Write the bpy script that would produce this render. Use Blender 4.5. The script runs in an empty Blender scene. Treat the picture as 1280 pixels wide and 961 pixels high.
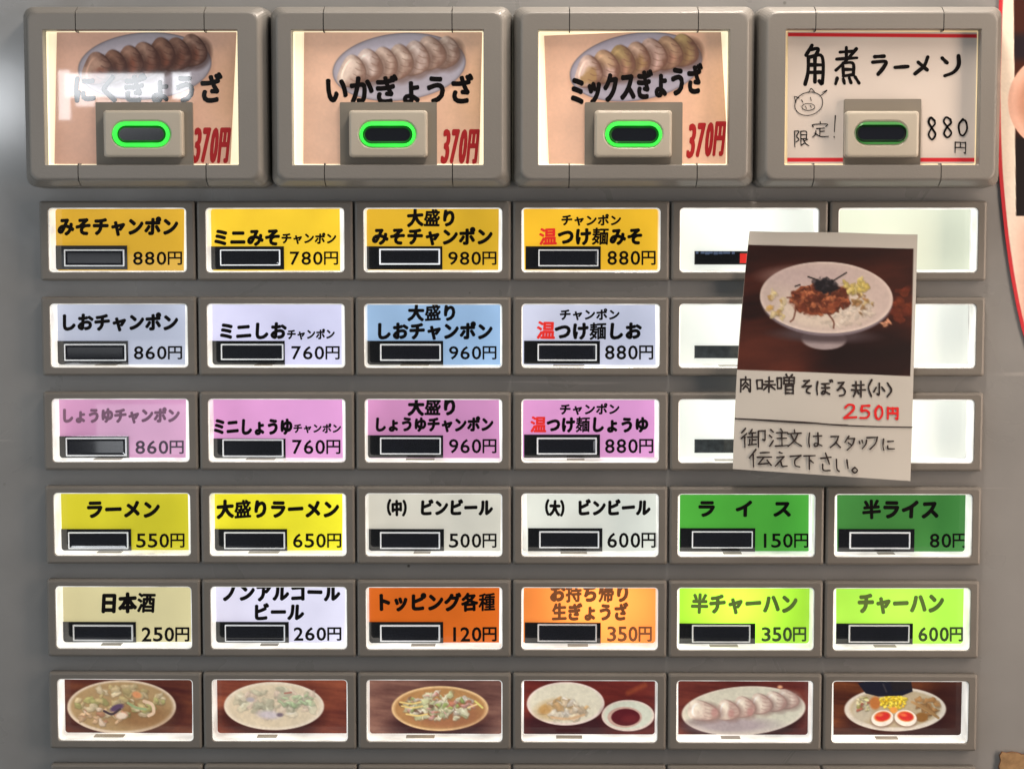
import bpy, bmesh, math, random
import numpy as np

# ------------------------------------------------------------------ camera, world, lamps, exposure
sc = bpy.context.scene
S = 0.00025                      # one photo pixel on the front plate, in metres
F, PITCH, YAW = 2529.6, 0.0869, -0.0108
CAM = np.array([27.14, -2500.0, 334.56])
FW = np.array([math.sin(YAW)*math.cos(PITCH), math.cos(YAW)*math.cos(PITCH), -math.sin(PITCH)])
RT = np.array([math.cos(YAW), -math.sin(YAW), 0.0])
UP = np.cross(RT, FW)
cd = bpy.data.cameras.new('camera'); cam = bpy.data.objects.new('camera', cd); sc.collection.objects.link(cam)
from mathutils import Matrix, Vector
cam.matrix_world = Matrix(((RT[0], UP[0], -FW[0], CAM[0]*S), (RT[1], UP[1], -FW[1], CAM[1]*S),
                           (RT[2], UP[2], -FW[2], CAM[2]*S), (0, 0, 0, 1)))
cd.sensor_width = 36.0; cd.lens = F/1280*36.0; cd.clip_start = 0.01; cd.clip_end = 50
sc.camera = cam
sc.view_settings.view_transform = 'Standard'; sc.view_settings.look = 'None'
sc.view_settings.exposure = 0.0; sc.view_settings.gamma = 1.0

w = bpy.data.worlds.new('World'); sc.world = w; w.use_nodes = True
w.node_tree.nodes['Background'].inputs[0].default_value = (0.92, 0.97, 1.0, 1)
w.node_tree.nodes['Background'].inputs[1].default_value = 0.10

def area_lamp(name, loc, target, sx, sy, power, col):
    l = bpy.data.lights.new(name, 'AREA'); l.shape = 'RECTANGLE'; l.size = sx; l.size_y = sy
    l.energy = power; l.color = col
    o = bpy.data.objects.new(name, l); sc.collection.objects.link(o)
    o.location = loc
    o.rotation_euler = (Vector(target)-Vector(loc)).to_track_quat('-Z', 'Y').to_euler()
    return o
area_lamp('ceiling_lamp', (0.10, -0.11, 0.50), (0.06, -0.03, 0.10), 0.5, 0.10, 1.1, (1.0, 0.95, 0.88))
area_lamp('overhead_lamp', (0.10, -0.030, 0.34), (0.05, -0.014, 0.0), 0.42, 0.022, 2.0, (1.0, 0.86, 0.74))
area_lamp('warm_lamp', (0.37, -0.17, 0.05), (0.13, 0, 0.0), 0.10, 0.45, 1.38, (1.0, 0.78, 0.62))
area_lamp('cool_left_lamp', (-0.42, -0.26, 0.0), (-0.15, 0, 0.0), 0.20, 0.6, 0.62, (0.95, 0.98, 1.0))  # cool lamp added to lighten the left side

def reflected_lamp(name, px0, py0, px1, py1, d, power_density, col=(0.93, 0.96, 1.0), dist=8000):
    """a bright pane of the street behind the photographer, standing where its mirror image falls on the glossy front"""
    c = 0.5*(back(px0, py0, d)+back(px1, py1, d)); a = back(px0, py0, d); b = back(px1, py1, d)
    cm = np.array([CAM[0], -2*d-CAM[1], CAM[2]])
    t = (cm[1]+dist)/(cm[1]+d)
    p = cm+(c-cm)*t; sx = abs(b[0]-a[0])*t*S; sy = abs(b[2]-a[2])*t*S
    l = bpy.data.lights.new(name, 'AREA'); l.shape = 'RECTANGLE'; l.size = sx; l.size_y = sy
    l.energy = power_density*sx*sy; l.color = col
    o = bpy.data.objects.new(name, l); sc.collection.objects.link(o)
    o.location = p*S; o.rotation_euler = (math.radians(90), 0, 0)

def back(u, v, d=0.0):
    """photo pixel -> point (in pixel units) on the plane d in front of the button fronts"""
    u = np.asarray(u, float); v = np.asarray(v, float); d = np.asarray(d, float)
    a = (u-640)/F; b = (480.5-v)/F
    D = FW+a[..., None]*RT+b[..., None]*UP
    t = (-d-CAM[1])/D[..., 1]
    return CAM+D*t[..., None]

for q in [(80, 92, 205, 122, 12), (215, 91, 238, 124, 12), (72, 88, 88, 150, 8), (94, 120, 118, 133, 7), (120, 124, 200, 131, 5)]:
    reflected_lamp('street_window_light', q[0], q[1], q[2], q[3], 30, q[4]*5.2)
reflected_lamp('street_window_light', -110, 94, 30, 164, -13, 170)
reflected_lamp('street_window_light', 120, 505, 240, 572, -36, 8)
reflected_lamp('street_window_light', 60, 318, 240, 345, -36, 3)
reflected_lamp('street_window_light', 70, 425, 240, 442, -36, 3)

# ------------------------------------------------------------------ helpers
rng = random.Random(7)
def lin(c):
    c = np.asarray(c, float)/255.0
    return np.where(c <= 0.04045, c/12.92, ((c+0.055)/1.055)**2.4)
def rgba(c): return tuple(float(x) for x in lin(c))+(1.0,)

def mat(name, base, rough=0.5, emit=None, es=0.0, coat=0.0, spec=0.5, noise=0.0, nscale=60.0, bump=0.0, bscale=900.0, raw=False):
    m = bpy.data.materials.new(name); m.use_nodes = True; nt = m.node_tree; b = nt.nodes['Principled BSDF']
    c = tuple(base)+(1.0,) if raw else rgba(base)
    b.inputs['Base Color'].default_value = c; b.inputs['Roughness'].default_value = rough
    b.inputs['Specular IOR Level'].default_value = spec
    b.inputs['Coat Weight'].default_value = coat; b.inputs['Coat Roughness'].default_value = 0.03
    if emit is not None:
        b.inputs['Emission Color'].default_value = rgba(emit); b.inputs['Emission Strength'].default_value = es
    tc = nt.nodes.new('ShaderNodeTexCoord')
    if noise:
        n = nt.nodes.new('ShaderNodeTexNoise'); n.inputs['Scale'].default_value = nscale; n.inputs['Detail'].default_value = 5
        mr = nt.nodes.new('ShaderNodeMapRange'); mr.inputs[1].default_value = 0.3; mr.inputs[2].default_value = 0.7
        mr.inputs[3].default_value = 1-noise; mr.inputs[4].default_value = 1+noise
        mx = nt.nodes.new('ShaderNodeVectorMath'); mx.operation = 'SCALE'; mx.inputs[0].default_value = c[:3]
        nt.links.new(tc.outputs['Object'], n.inputs['Vector']); nt.links.new(n.outputs['Fac'], mr.inputs[0])
        nt.links.new(mr.outputs[0], mx.inputs['Scale']); nt.links.new(mx.outputs[0], b.inputs['Base Color'])
    if bump:
        n2 = nt.nodes.new('ShaderNodeTexNoise'); n2.inputs['Scale'].default_value = bscale; n2.inputs['Detail'].default_value = 2
        bp = nt.nodes.new('ShaderNodeBump'); bp.inputs['Strength'].default_value = bump; bp.inputs['Distance'].default_value = 0.0004
        nt.links.new(tc.outputs['Object'], n2.inputs['Vector']); nt.links.new(n2.outputs['Fac'], bp.inputs['Height'])
        nt.links.new(bp.outputs[0], b.inputs['Normal'])
    return m

def glow_mat(name, base, emit, es, spot=None, var=0.12, coat=1.0, nscale=22.0, attr=None, refl=1.0):
    """a backlit print: the lamp tube behind it is a little uneven (spot = centre x, z, radius in px, gain)"""
    m = bpy.data.materials.new(name); m.use_nodes = True; nt = m.node_tree; b = nt.nodes['Principled BSDF']
    b.inputs['Roughness'].default_value = 0.45
    b.inputs['Coat Weight'].default_value = coat; b.inputs['Coat Roughness'].default_value = 0.02
    b.inputs['Specular IOR Level'].default_value = 0.2
    if attr:
        a = nt.nodes.new('ShaderNodeAttribute'); a.attribute_name = attr
        vs = nt.nodes.new('ShaderNodeVectorMath'); vs.operation = 'SCALE'; vs.inputs['Scale'].default_value = refl
        nt.links.new(a.outputs['Color'], vs.inputs[0]); nt.links.new(vs.outputs[0], b.inputs['Base Color']); nt.links.new(a.outputs['Color'], b.inputs['Emission Color'])
    else:
        b.inputs['Base Color'].default_value = tuple(refl*x for x in rgba(base)[:3])+(1,); b.inputs['Emission Color'].default_value = rgba(emit)
    tc = nt.nodes.new('ShaderNodeTexCoord'); n = nt.nodes.new('ShaderNodeTexNoise')
    n.inputs['Scale'].default_value = nscale; n.inputs['Detail'].default_value = 3
    oi = nt.nodes.new('ShaderNodeObjectInfo'); n.noise_dimensions = '4D'
    mw = nt.nodes.new('ShaderNodeMath'); mw.operation = 'MULTIPLY'; mw.inputs[1].default_value = 40
    nt.links.new(oi.outputs['Random'], mw.inputs[0]); nt.links.new(mw.outputs[0], n.inputs['W'])
    mr = nt.nodes.new('ShaderNodeMapRange'); mr.inputs[1].default_value = 0.3; mr.inputs[2].default_value = 0.7
    mr.inputs[3].default_value = es*(1-var); mr.inputs[4].default_value = es*(1+var)
    nt.links.new(tc.outputs['Object'], n.inputs['Vector']); nt.links.new(n.outputs['Fac'], mr.inputs[0])
    out = mr.outputs[0]
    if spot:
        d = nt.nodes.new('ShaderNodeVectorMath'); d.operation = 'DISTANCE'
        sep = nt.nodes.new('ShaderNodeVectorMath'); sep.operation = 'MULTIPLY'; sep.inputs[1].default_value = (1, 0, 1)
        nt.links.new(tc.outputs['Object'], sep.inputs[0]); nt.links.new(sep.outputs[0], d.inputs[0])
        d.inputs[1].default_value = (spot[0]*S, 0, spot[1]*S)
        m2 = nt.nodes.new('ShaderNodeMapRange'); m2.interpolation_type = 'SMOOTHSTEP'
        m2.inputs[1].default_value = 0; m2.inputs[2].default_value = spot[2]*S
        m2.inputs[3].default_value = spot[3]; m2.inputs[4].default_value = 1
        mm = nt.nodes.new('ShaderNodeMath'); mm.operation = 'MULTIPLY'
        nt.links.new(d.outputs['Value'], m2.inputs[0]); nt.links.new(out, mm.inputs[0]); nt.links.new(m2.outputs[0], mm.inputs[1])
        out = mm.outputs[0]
    nt.links.new(out, b.inputs['Emission Strength'])
    return m

class Mesh:
    """collects faces in pixel units, with a material slot per face; built as ONE object"""
    def __init__(self, origin): self.o = np.asarray(origin, float); self.v = []; self.f = []; self.m = []; self.n = 0
    def add(self, verts, faces, mi=0):
        verts = np.asarray(verts, float).reshape(-1, 3)
        self.v.append(verts-self.o); self.f += [[i+self.n for i in f] for f in faces]; self.m += [mi]*len(faces); self.n += len(verts)
    def rings(self, rings, mi=0, closed=False, cap_first=False, cap_last=False):
        n = len(rings[0]); base = self.n; fs = []
        for r in range(len(rings)-1):
            for i in range(n):
                j = (i+1) % n
                fs.append([r*n+i, r*n+j, (r+1)*n+j, (r+1)*n+i])
        if cap_first: fs.append(list(range(n))[::-1])
        if cap_last: fs.append([(len(rings)-1)*n+i for i in range(n)])
        self.add(np.concatenate(rings), fs, mi)
    def build(self, name, mats, parent=None, smooth=False, loc=None):
        me = bpy.data.meshes.new(name)
        me.from_pydata([tuple(p) for p in (np.concatenate(self.v)*S)], [], self.f)
        for m in mats: me.materials.append(m)
        me.polygons.foreach_set('material_index', self.m)
        if smooth: me.polygons.foreach_set('use_smooth', [True]*len(me.polygons))
        me.update()
        return put(name, me, parent, self.o if parent is None else None)
def put(name, me, parent=None, loc=None):
    o = bpy.data.objects.new(name, me); sc.collection.objects.link(o)
    if parent is not None: o.parent = parent
    elif loc is not None: o.location = np.asarray(loc)*S
    return o
def thing(name, loc, label, cat, group=None):
    o = bpy.data.objects.new(name, None); sc.collection.objects.link(o); o.location = np.asarray(loc)*S
    o.empty_display_size = 0.005
    tag(o, label, cat, group); return o
def tag(o, label, cat, group=None):
    o['label'] = label; o['category'] = cat
    if group: o['group'] = group

def rrect(x0, x1, z0, z1, r, y, k=5):
    """closed loop of points of a rounded rectangle in the XZ plane at depth y, seen from -Y"""
    r = max(min(r, (x1-x0)/2-0.01, (z1-z0)/2-0.01), 0.01); p = []
    for cx, cz, a0 in ((x1-r, z1-r, 0), (x0+r, z1-r, 90), (x0+r, z0+r, 180), (x1-r, z0+r, 270)):
        for i in range(k+1):
            a = math.radians(a0+90*i/k); p.append((cx+r*math.cos(a), y, cz+r*math.sin(a)))
    return np.array(p)
def px_rect(u0, v0, u1, v1, d):
    """axis-aligned rectangle on plane d from a photo rectangle: x0, x1, z0, z1"""
    a = back((u0+u0)/2, (v0+v1)/2, d); b = back(u1, (v0+v1)/2, d); t = back((u0+u1)/2, v0, d); s = back((u0+u1)/2, v1, d)
    return a[0], b[0], s[2], t[2]

# ---- lettering: printed glyphs come from the default font, one outline per character
GL = {}
def glyph(ch):
    if ch not in GL:
        c = bpy.data.curves.new('glyph', 'FONT'); c.body = ch; c.size = 1; c.resolution_u = 3
        o = bpy.data.objects.new('glyph', c); sc.collection.objects.link(o)
        ev = o.evaluated_get(bpy.context.evaluated_depsgraph_get()); m = ev.to_mesh()
        GL[ch] = (np.array([(v.co.x, v.co.y) for v in m.vertices]), [list(p.vertices) for p in m.polygons])
        ev.to_mesh_clear(); bpy.data.objects.remove(o); bpy.data.curves.remove(c)
    return GL[ch]
def clip_poly(pts, faces, top):
    """drop what lies above photo row `top` (the print is cut off there)"""
    bm = bmesh.new(); vs = [bm.verts.new((p[0], p[1], 0)) for p in pts]
    for f in faces:
        try: bm.faces.new([vs[i] for i in f])
        except ValueError: pass
    bmesh.ops.bisect_plane(bm, geom=bm.verts[:]+bm.edges[:]+bm.faces[:], plane_co=(0, top, 0), plane_no=(0, 1, 0), clear_inner=True)
    bm.verts.index_update()
    r = np.array([v.co[:2] for v in bm.verts]).reshape(-1, 2), [[v.index for v in f.verts] for f in bm.faces]
    bm.free(); return r
def stamp(M, pts, faces, d, mi, bold, lift=0.25, top=None):
    """one glyph in photo pixels laid on plane d; bold strokes are a few copies fanned out in thickness"""
    if top is not None: pts, faces = clip_poly(pts, faces, top)
    if len(pts) == 0: return
    offs = [(0, 0)] if bold <= 0 else [(bold*math.cos(a), bold*math.sin(a)) for a in np.arange(8)*math.pi/4+0.2]+[(0, 0)]
    for k, (ox, oy) in enumerate(offs):
        q = back(pts[:, 0]+ox, pts[:, 1]+oy, d+lift+0.03*k); M.add(q, faces, mi)
def title(M, s, u0, u1, v0, v1, d, mi, bold=0.045, tilt=0.05, wob=0.05, slant=0.0, rise=0.0, top=None, seed=0):
    r = random.Random(s+str(seed)); n = len(s); cell = (u1-u0)/(n-0.14) if n > 1 else (u1-u0)/0.86
    em = (v1-v0)/0.90; vc = (v0+v1)/2
    for i, ch in enumerate(s):
        if ch in ' 　': continue
        p, f = glyph(ch)
        x = (p[:, 0]-0.5); y = -(p[:, 1]-0.36)
        a = tilt*r.uniform(-1, 1)-wob*0.6; x, y = x*math.cos(a)-y*math.sin(a), x*math.sin(a)+y*math.cos(a)
        x = x-slant*y
        c = u0-0.07*cell+cell*(i+0.5)
        b = bold*em*(0.46 if ch in '麺種' else 0.62 if ch in '温帰盛酒持' else 0.8 if ch in '各生半' else 1.0)
        stamp(M, np.stack([c+x*cell*0.97, vc+y*em+r.uniform(-.3, .3)+rise*(i-(n-1)/2)/max(n-1, 1)], 1), f, d, mi, b, top=top)
def price(M, s, u0, u1, v0, v1, d, mi, bold=0.02, slant=0.0, rise=0.0):
    ws = [0.205 if c == '1' else 0.235 if c.isdigit() else 0.30 for c in s]; tot = sum(ws); x = u0
    for i, (ch, wd) in enumerate(zip(s, ws)):
        p, f = glyph(ch); W = (u1-u0)*wd/tot; a, b = p.min(0), p.max(0)
        fill = 0.28 if ch == '1' else 0.78 if ch.isdigit() else 0.92
        if ch == '1': fill = 1.05*(b[0]-a[0])/(b[1]-a[1])*(v1-v0)/W
        gx = x+W*(0.5-fill/2)+(p[:, 0]-a[0])/(b[0]-a[0])*W*fill
        gy = v1-(p[:, 1]-a[1])/(b[1]-a[1])*(v1-v0)-rise*(x-u0)/(u1-u0)
        gx = (gx if not slant else gx+(x+W/2-gx)*.14)+slant*((v0+v1)/2-gy)
        stamp(M, np.stack([gx, gy], 1), f, d, mi, bold*(v1-v0)); x += W

# ---- handwriting: pen strokes in a 100 x 100 box per character
PEN = {
'角': ["38,0 10,25", "35,12 65,10 52,28", "20,30 18,70 5,98", "20,30 85,28 85,95 72,90", "50,30 50,92", "22,50 82,49", "20,70 82,69"],
'煮': ["25,14 75,12", "48,0 48,32", "10,32 90,28", "85,5 50,35 8,62", "36,44 36,76", "36,44 74,43 74,76", "38,59 72,59", "37,76 74,75", "15,84 8,98", "38,84 42,96", "60,83 66,95", "82,80 95,96"],
'ラ': ["18,10 80,5", "5,38 90,33 78,62 40,98"], 'ー': ["5,55 95,45"], 'メ': ["85,0 60,50 5,98", "25,30 80,75"],
'ン': ["8,12 30,35", "88,2 90,45 65,80 20,96"],
'限': ["8,5 8,100", "8,6 35,6 20,35 36,55 18,70", "48,8 48,92", "48,8 85,8 85,50", "50,28 84,28", "50,50 85,50", "48,92 68,78", "92,55 70,65", "62,52 78,80 100,92"],
'定': ["50,0 52,15", "12,35 12,20 90,15 82,32", "30,45 75,42", "50,42 50,85", "52,62 78,60", "28,60 25,80 8,98", "22,75 55,95 100,92"],
'!': ["58,0 44,72", "40,93 42,98"],
'8': ["75,15 40,2 20,22 50,48 80,75 50,98 20,78 45,50 78,28 72,12"], '0': ["50,2 18,35 25,85 55,98 85,60 75,15 45,3"],
'2': ["15,25 40,3 75,12 70,45 10,95", "10,95 95,92"], '5': ["85,5 30,8", "30,8 25,45 60,40 85,65 65,92 15,95"],
'円': ["8,5 5,95", "8,8 92,8", "92,8 92,95 80,92", "50,8 50,50", "8,50 92,50"],
'肉': ["15,20 12,98", "15,20 85,18", "85,18 86,95 74,90", "50,0 48,30 25,58", "48,32 72,55", "50,55 28,82", "50,58 74,80"],
'味': ["5,22 8,80", "5,22 32,20", "32,20 31,78", "8,76 31,75", "48,30 90,27", "40,52 100,50", "68,2 68,100", "66,54 40,85", "70,54 98,82"],
'噌': ["3,20 5,75", "3,20 25,18", "25,18 24,72", "5,72 25,71", "50,0 58,12", "85,0 75,12", "40,16 40,48", "40,16 95,15", "95,15 95,48", "67,16 67,48", "40,32 95,32", "40,48 95,48", "48,60 48,100", "48,60 88,58", "88,58 88,100", "48,78 88,78", "48,97 88,97"],
'そ': ["25,5 75,3", "75,3 15,45", "8,48 95,40", "95,40 55,62 50,85 80,98"],
'ぼ': ["10,5 5,50 10,95", "38,22 85,20", "38,48 88,46", "62,20 62,75 50,92 38,85 50,72 90,90", "92,-4 96,8", "104,-8 108,4"],
'ろ': ["25,8 75,6", "75,6 15,60", "15,60 60,42 90,65 75,92 35,98"],
'丼': ["12,28 90,25", "5,58 98,55", "35,5 33,60 15,98", "68,3 68,100", "46,66 54,80"],
'(': ["80,0 25,45 75,100"], ')': ["20,0 80,50 15,100"], '小': ["50,0 50,92 35,85", "25,35 8,70", "72,32 95,65"],
'御': ["22,0 5,25", "25,28 5,55", "18,45 18,100", "48,8 35,30", "35,25 62,24", "32,48 65,46", "48,25 48,82", "48,62 62,60", "38,60 38,84", "32,86 65,82", "72,15 72,78", "72,15 98,13", "98,13 97,62 88,58", "72,16 72,100"],
'注': ["10,5 22,18", "3,35 15,45", "5,95 25,62", "62,0 70,12", "40,22 98,20", "44,52 92,50", "35,92 100,90", "68,22 68,90"],
'文': ["50,0 52,18", "5,24 98,20", "75,24 50,65 5,98", "28,32 55,70 98,96"],
'は': ["10,5 5,55 12,95", "38,28 95,25", "70,5 70,75 55,93 40,84 55,72 98,90"],
'ス': ["12,10 80,8", "80,8 55,55 5,95", "55,55 95,92"], 'タ': ["40,0 8,45", "35,18 88,16", "88,16 70,60 25,98", "35,45 62,62"],
'ッ': ["8,25 18,50", "42,18 50,42", "92,15 85,55 45,98"], 'フ': ["5,12 92,8", "92,8 75,55 30,98"],
'に': ["10,5 5,60 12,95", "42,25 85,23", "42,60 45,85 95,85"],
'伝': ["30,0 3,50", "20,30 20,100", "48,18 88,15", "38,45 98,42", "65,45 42,85", "42,85 85,80", "78,62 95,92"],
'え': ["40,0 60,8", "20,35 75,30", "75,30 8,92", "30,68 50,60 60,90 98,92"], 'て': ["5,15 92,8", "92,8 45,45 50,85 85,98"],
'下': ["5,10 95,8", "48,10 48,100", "52,38 80,58"], 'さ': ["12,30 88,22", "45,2 75,60", "25,62 30,92 80,95"],
'い': ["10,10 12,70 30,90", "85,15 95,70"], '。': ["50,20 20,55 50,90 80,55 50,20"],
}
def smooth_line(p, n=6):
    p = np.asarray(p, float)
    if len(p) < 3: return np.array([p[0]+(p[-1]-p[0])*t for t in np.linspace(0, 1, 5)])
    q = np.concatenate([[2*p[0]-p[1]], p, [2*p[-1]-p[-2]]]); out = []
    for i in range(1, len(q)-2):
        for t in np.linspace(0, 1, n, endpoint=False):
            a, b, c, d = q[i-1:i+3]
            out.append(0.5*((2*b)+(-a+c)*t+(2*a-5*b+4*c-d)*t*t+(-a+3*b-3*c+d)*t**3))
    out.append(p[-1]); return np.array(out)
class Pen:
    """lays pen strokes on a surface given by f(u, v, lift) -> points"""
    def __init__(self, M, f): self.M = M; self.f = f; self.k = 0; self.r = random.Random(3)
    def line(self, pts, wd, mi, taper=0.25):
        q = smooth_line(pts)
        t = np.gradient(q, axis=0); t /= (np.linalg.norm(t, axis=1)[:, None]+1e-9); nrm = np.stack([-t[:, 1], t[:, 0]], 1)
        n = len(q); s = np.linspace(0, 1, n); wv = wd*0.5*(1-taper*s)*(1+0.12*np.sin(s*5+self.r.random()*6))
        L = q+nrm*wv[:, None]; R = q-nrm*wv[:, None]; lift = 0.2+0.012*self.k; self.k += 1
        v = np.concatenate([L, R]); self.M.add(self.f(v[:, 0], v[:, 1], lift), [[i, i+1, n+i+1, n+i] for i in range(n-1)], mi)
        for c, ww in ((q[0], wv[0]), (q[-1], wv[-1])):
            a = np.linspace(0, 2*math.pi, 11)[:-1]; lift += 0.004
            self.M.add(self.f(c[0]+ww*np.cos(a), c[1]+ww*np.sin(a), lift), [list(range(10))], mi)
    def char(self, ch, u0, v0, u1, v1, wd, mi, taper=0.25):
        for s in PEN[ch]:
            p = np.array([[float(x) for x in q.split(',')] for q in s.split()])/100
            p = p+np.array([[self.r.uniform(-.015, .015), self.r.uniform(-.015, .015)] for _ in p])
            self.line(np.stack([u0+p[:, 0]*(u1-u0), v0+p[:, 1]*(v1-v0)], 1), wd, mi, taper)

# ---- printed pictures: a colour field painted on a fine grid
def vnoise(X, Y, sx, sy, seed, octs=3):
    r = np.zeros_like(X); amp = 1.0; tot = 0
    for o in range(octs):
        g = np.random.RandomState(seed+o).rand(64, 64)
        x = X/sx*2**o+100; y = Y/sy*2**o+100; i = np.floor(x).astype(int); j = np.floor(y).astype(int); fx = x-i; fy = y-j
        fx = fx*fx*(3-2*fx); fy = fy*fy*(3-2*fy)
        a = g[j % 64, i % 64]; b = g[j % 64, (i+1) % 64]; c = g[(j+1) % 64, i % 64]; d = g[(j+1) % 64, (i+1) % 64]
        r += amp*((a*(1-fx)+b*fx)*(1-fy)+(c*(1-fx)+d*fx)*fy); tot += amp; amp *= 0.5
    return r/tot
class Picture:
    def __init__(self, X, Y):
        self.X = X; self.Y = Y; self.C = np.zeros(X.shape+(3,)); self.warp = 0.0
        self.WX = (vnoise(X, Y, 5, 5, 301, 2)-.5)*5; self.WY = (vnoise(X, Y, 5, 5, 411, 2)-.5)*5
    def fill(self, c): self.C[:] = np.array(c, float)
    def mix(self, a, col):
        a = np.clip(a, 0, 1)[..., None]; self.C = self.C*(1-a)+np.asarray(col, float)*a
    def wood(self, c0, c1, seed, sx=60, sy=7, rot=0.1):
        x = self.X+self.Y*rot; y = self.Y-self.X*rot
        n = vnoise(x, y, sx, sy, seed, 4); big = vnoise(self.X, self.Y, 70, 40, seed+9, 2)
        t = np.clip((n*0.6+big*0.6-0.3)*1.6, 0, 1)[..., None]
        self.C = np.array(c0, float)*(1-t)+np.array(c1, float)*t
    def sd(self, cx, cy, rx, ry, rot=0.0):
        a = math.radians(rot); dx = self.X-cx+self.warp*self.WX; dy = self.Y-cy+self.warp*self.WY
        x = dx*math.cos(a)+dy*math.sin(a); y = -dx*math.sin(a)+dy*math.cos(a)
        q = np.sqrt((x/rx)**2+(y/ry)**2); return (1-q)*min(rx, ry)
    def ell(self, cx, cy, rx, ry, col, rot=0.0, soft=1.0, a=1.0): self.mix(a*np.clip(self.sd(cx, cy, rx, ry, rot)/soft+0.5, 0, 1), col)
    def ring(self, cx, cy, rx, ry, wd, col, rot=0.0, soft=1.0, a=1.0):
        s = self.sd(cx, cy, rx, ry, rot); self.mix(a*np.clip((wd/2-np.abs(s-wd/2))/soft+0.5, 0, 1), col)
    def line(self, pts, wd, col, soft=1.0, a=1.0):
        q = smooth_line(pts, 5); D = np.full(self.X.shape, 1e9)
        for p0, p1 in zip(q[:-1], q[1:]):
            d = p1-p0; L = d@d+1e-9; t = np.clip(((self.X-p0[0])*d[0]+(self.Y-p0[1])*d[1])/L, 0, 1)
            D = np.minimum(D, np.hypot(self.X-p0[0]-t*d[0], self.Y-p0[1]-t*d[1]))
        self.mix(a*np.clip((wd/2-D)/soft+0.5, 0, 1), col)
    def poly(self, pts, col, soft=1.0, a=1.0):
        pts = np.asarray(pts, float); ins = np.full(self.X.shape, 1e9); n = len(pts)
        for i in range(n):                      # convex, clockwise on the photo
            p, q = pts[i], pts[(i+1) % n]; e = q-p; e = e/np.linalg.norm(e)
            ins = np.minimum(ins, (self.X-p[0])*(-e[1])+(self.Y-p[1])*e[0])
        self.mix(a*np.clip(ins/soft+0.5, 0, 1), col)
    def bits(self, cx, cy, rx, ry, n, cols, seed, s0=1.5, s1=4, elong=1.8, a=0.9):
        r = random.Random(seed); self.warp = min(1.0, 0.3*s1)
        for _ in range(int(n*1.5)):
            t = r.uniform(0, 2*math.pi); q = math.sqrt(r.random()); s = r.uniform(s0, s1)*0.8; c = np.array(r.choice(cols), float)*r.uniform(0.85, 1.1)
            x, y = cx+rx*q*math.cos(t), cy+ry*q*math.sin(t); ro = r.uniform(-60, 60)
            self.ell(x+0.6, y+0.9, s*elong*1.1, s*1.1, c*0.55, ro, 1.5, a*0.55)
            self.ell(x, y, s*elong, s, c, ro, 1.3, a); self.ell(x-s*.3, y-s*.35, s*elong*.5, s*.45, np.minimum(c*1.18+8, 250), ro, 1.6, a*.6)
        self.warp = 0.0
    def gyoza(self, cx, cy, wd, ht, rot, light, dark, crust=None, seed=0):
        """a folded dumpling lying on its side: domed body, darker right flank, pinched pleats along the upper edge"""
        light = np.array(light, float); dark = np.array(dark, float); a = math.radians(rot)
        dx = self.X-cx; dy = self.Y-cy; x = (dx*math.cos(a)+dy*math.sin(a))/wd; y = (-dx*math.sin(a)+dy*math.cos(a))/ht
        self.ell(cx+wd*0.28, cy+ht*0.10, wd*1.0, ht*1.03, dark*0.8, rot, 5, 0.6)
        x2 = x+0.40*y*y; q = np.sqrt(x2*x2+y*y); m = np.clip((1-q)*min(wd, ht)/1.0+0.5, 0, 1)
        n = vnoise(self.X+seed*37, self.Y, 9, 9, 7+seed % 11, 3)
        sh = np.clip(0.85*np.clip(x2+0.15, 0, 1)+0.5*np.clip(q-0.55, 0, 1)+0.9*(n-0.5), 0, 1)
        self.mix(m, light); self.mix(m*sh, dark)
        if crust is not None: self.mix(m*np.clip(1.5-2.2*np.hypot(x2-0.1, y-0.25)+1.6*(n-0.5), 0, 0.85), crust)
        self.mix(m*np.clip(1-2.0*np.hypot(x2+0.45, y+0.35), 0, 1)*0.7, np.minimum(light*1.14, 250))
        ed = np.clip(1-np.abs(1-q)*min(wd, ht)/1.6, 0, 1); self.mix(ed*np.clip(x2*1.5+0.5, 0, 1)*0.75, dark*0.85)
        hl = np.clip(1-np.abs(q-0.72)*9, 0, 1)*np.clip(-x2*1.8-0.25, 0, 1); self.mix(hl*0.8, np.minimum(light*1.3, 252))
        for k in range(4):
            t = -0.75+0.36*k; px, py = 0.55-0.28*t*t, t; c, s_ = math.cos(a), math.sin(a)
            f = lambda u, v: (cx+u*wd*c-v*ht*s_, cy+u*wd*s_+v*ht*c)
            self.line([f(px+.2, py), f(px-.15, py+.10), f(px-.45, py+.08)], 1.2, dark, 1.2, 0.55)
    def grain(self, amt, seed):
        n = vnoise(self.X, self.Y, 3, 3, seed, 2)-0.5; m = vnoise(self.X, self.Y, 14, 10, seed+5, 2)-0.5
        self.C = self.C*(1+amt*n[..., None]+amt*0.6*m[..., None])
def grid_px(u0, v0, u1, v1, step=1.0):
    nx = int((u1-u0)/step)+1; ny = int((v1-v0)/step)+1
    return np.meshgrid(np.linspace(u0, u1, nx), np.linspace(v0, v1, ny))
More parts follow.
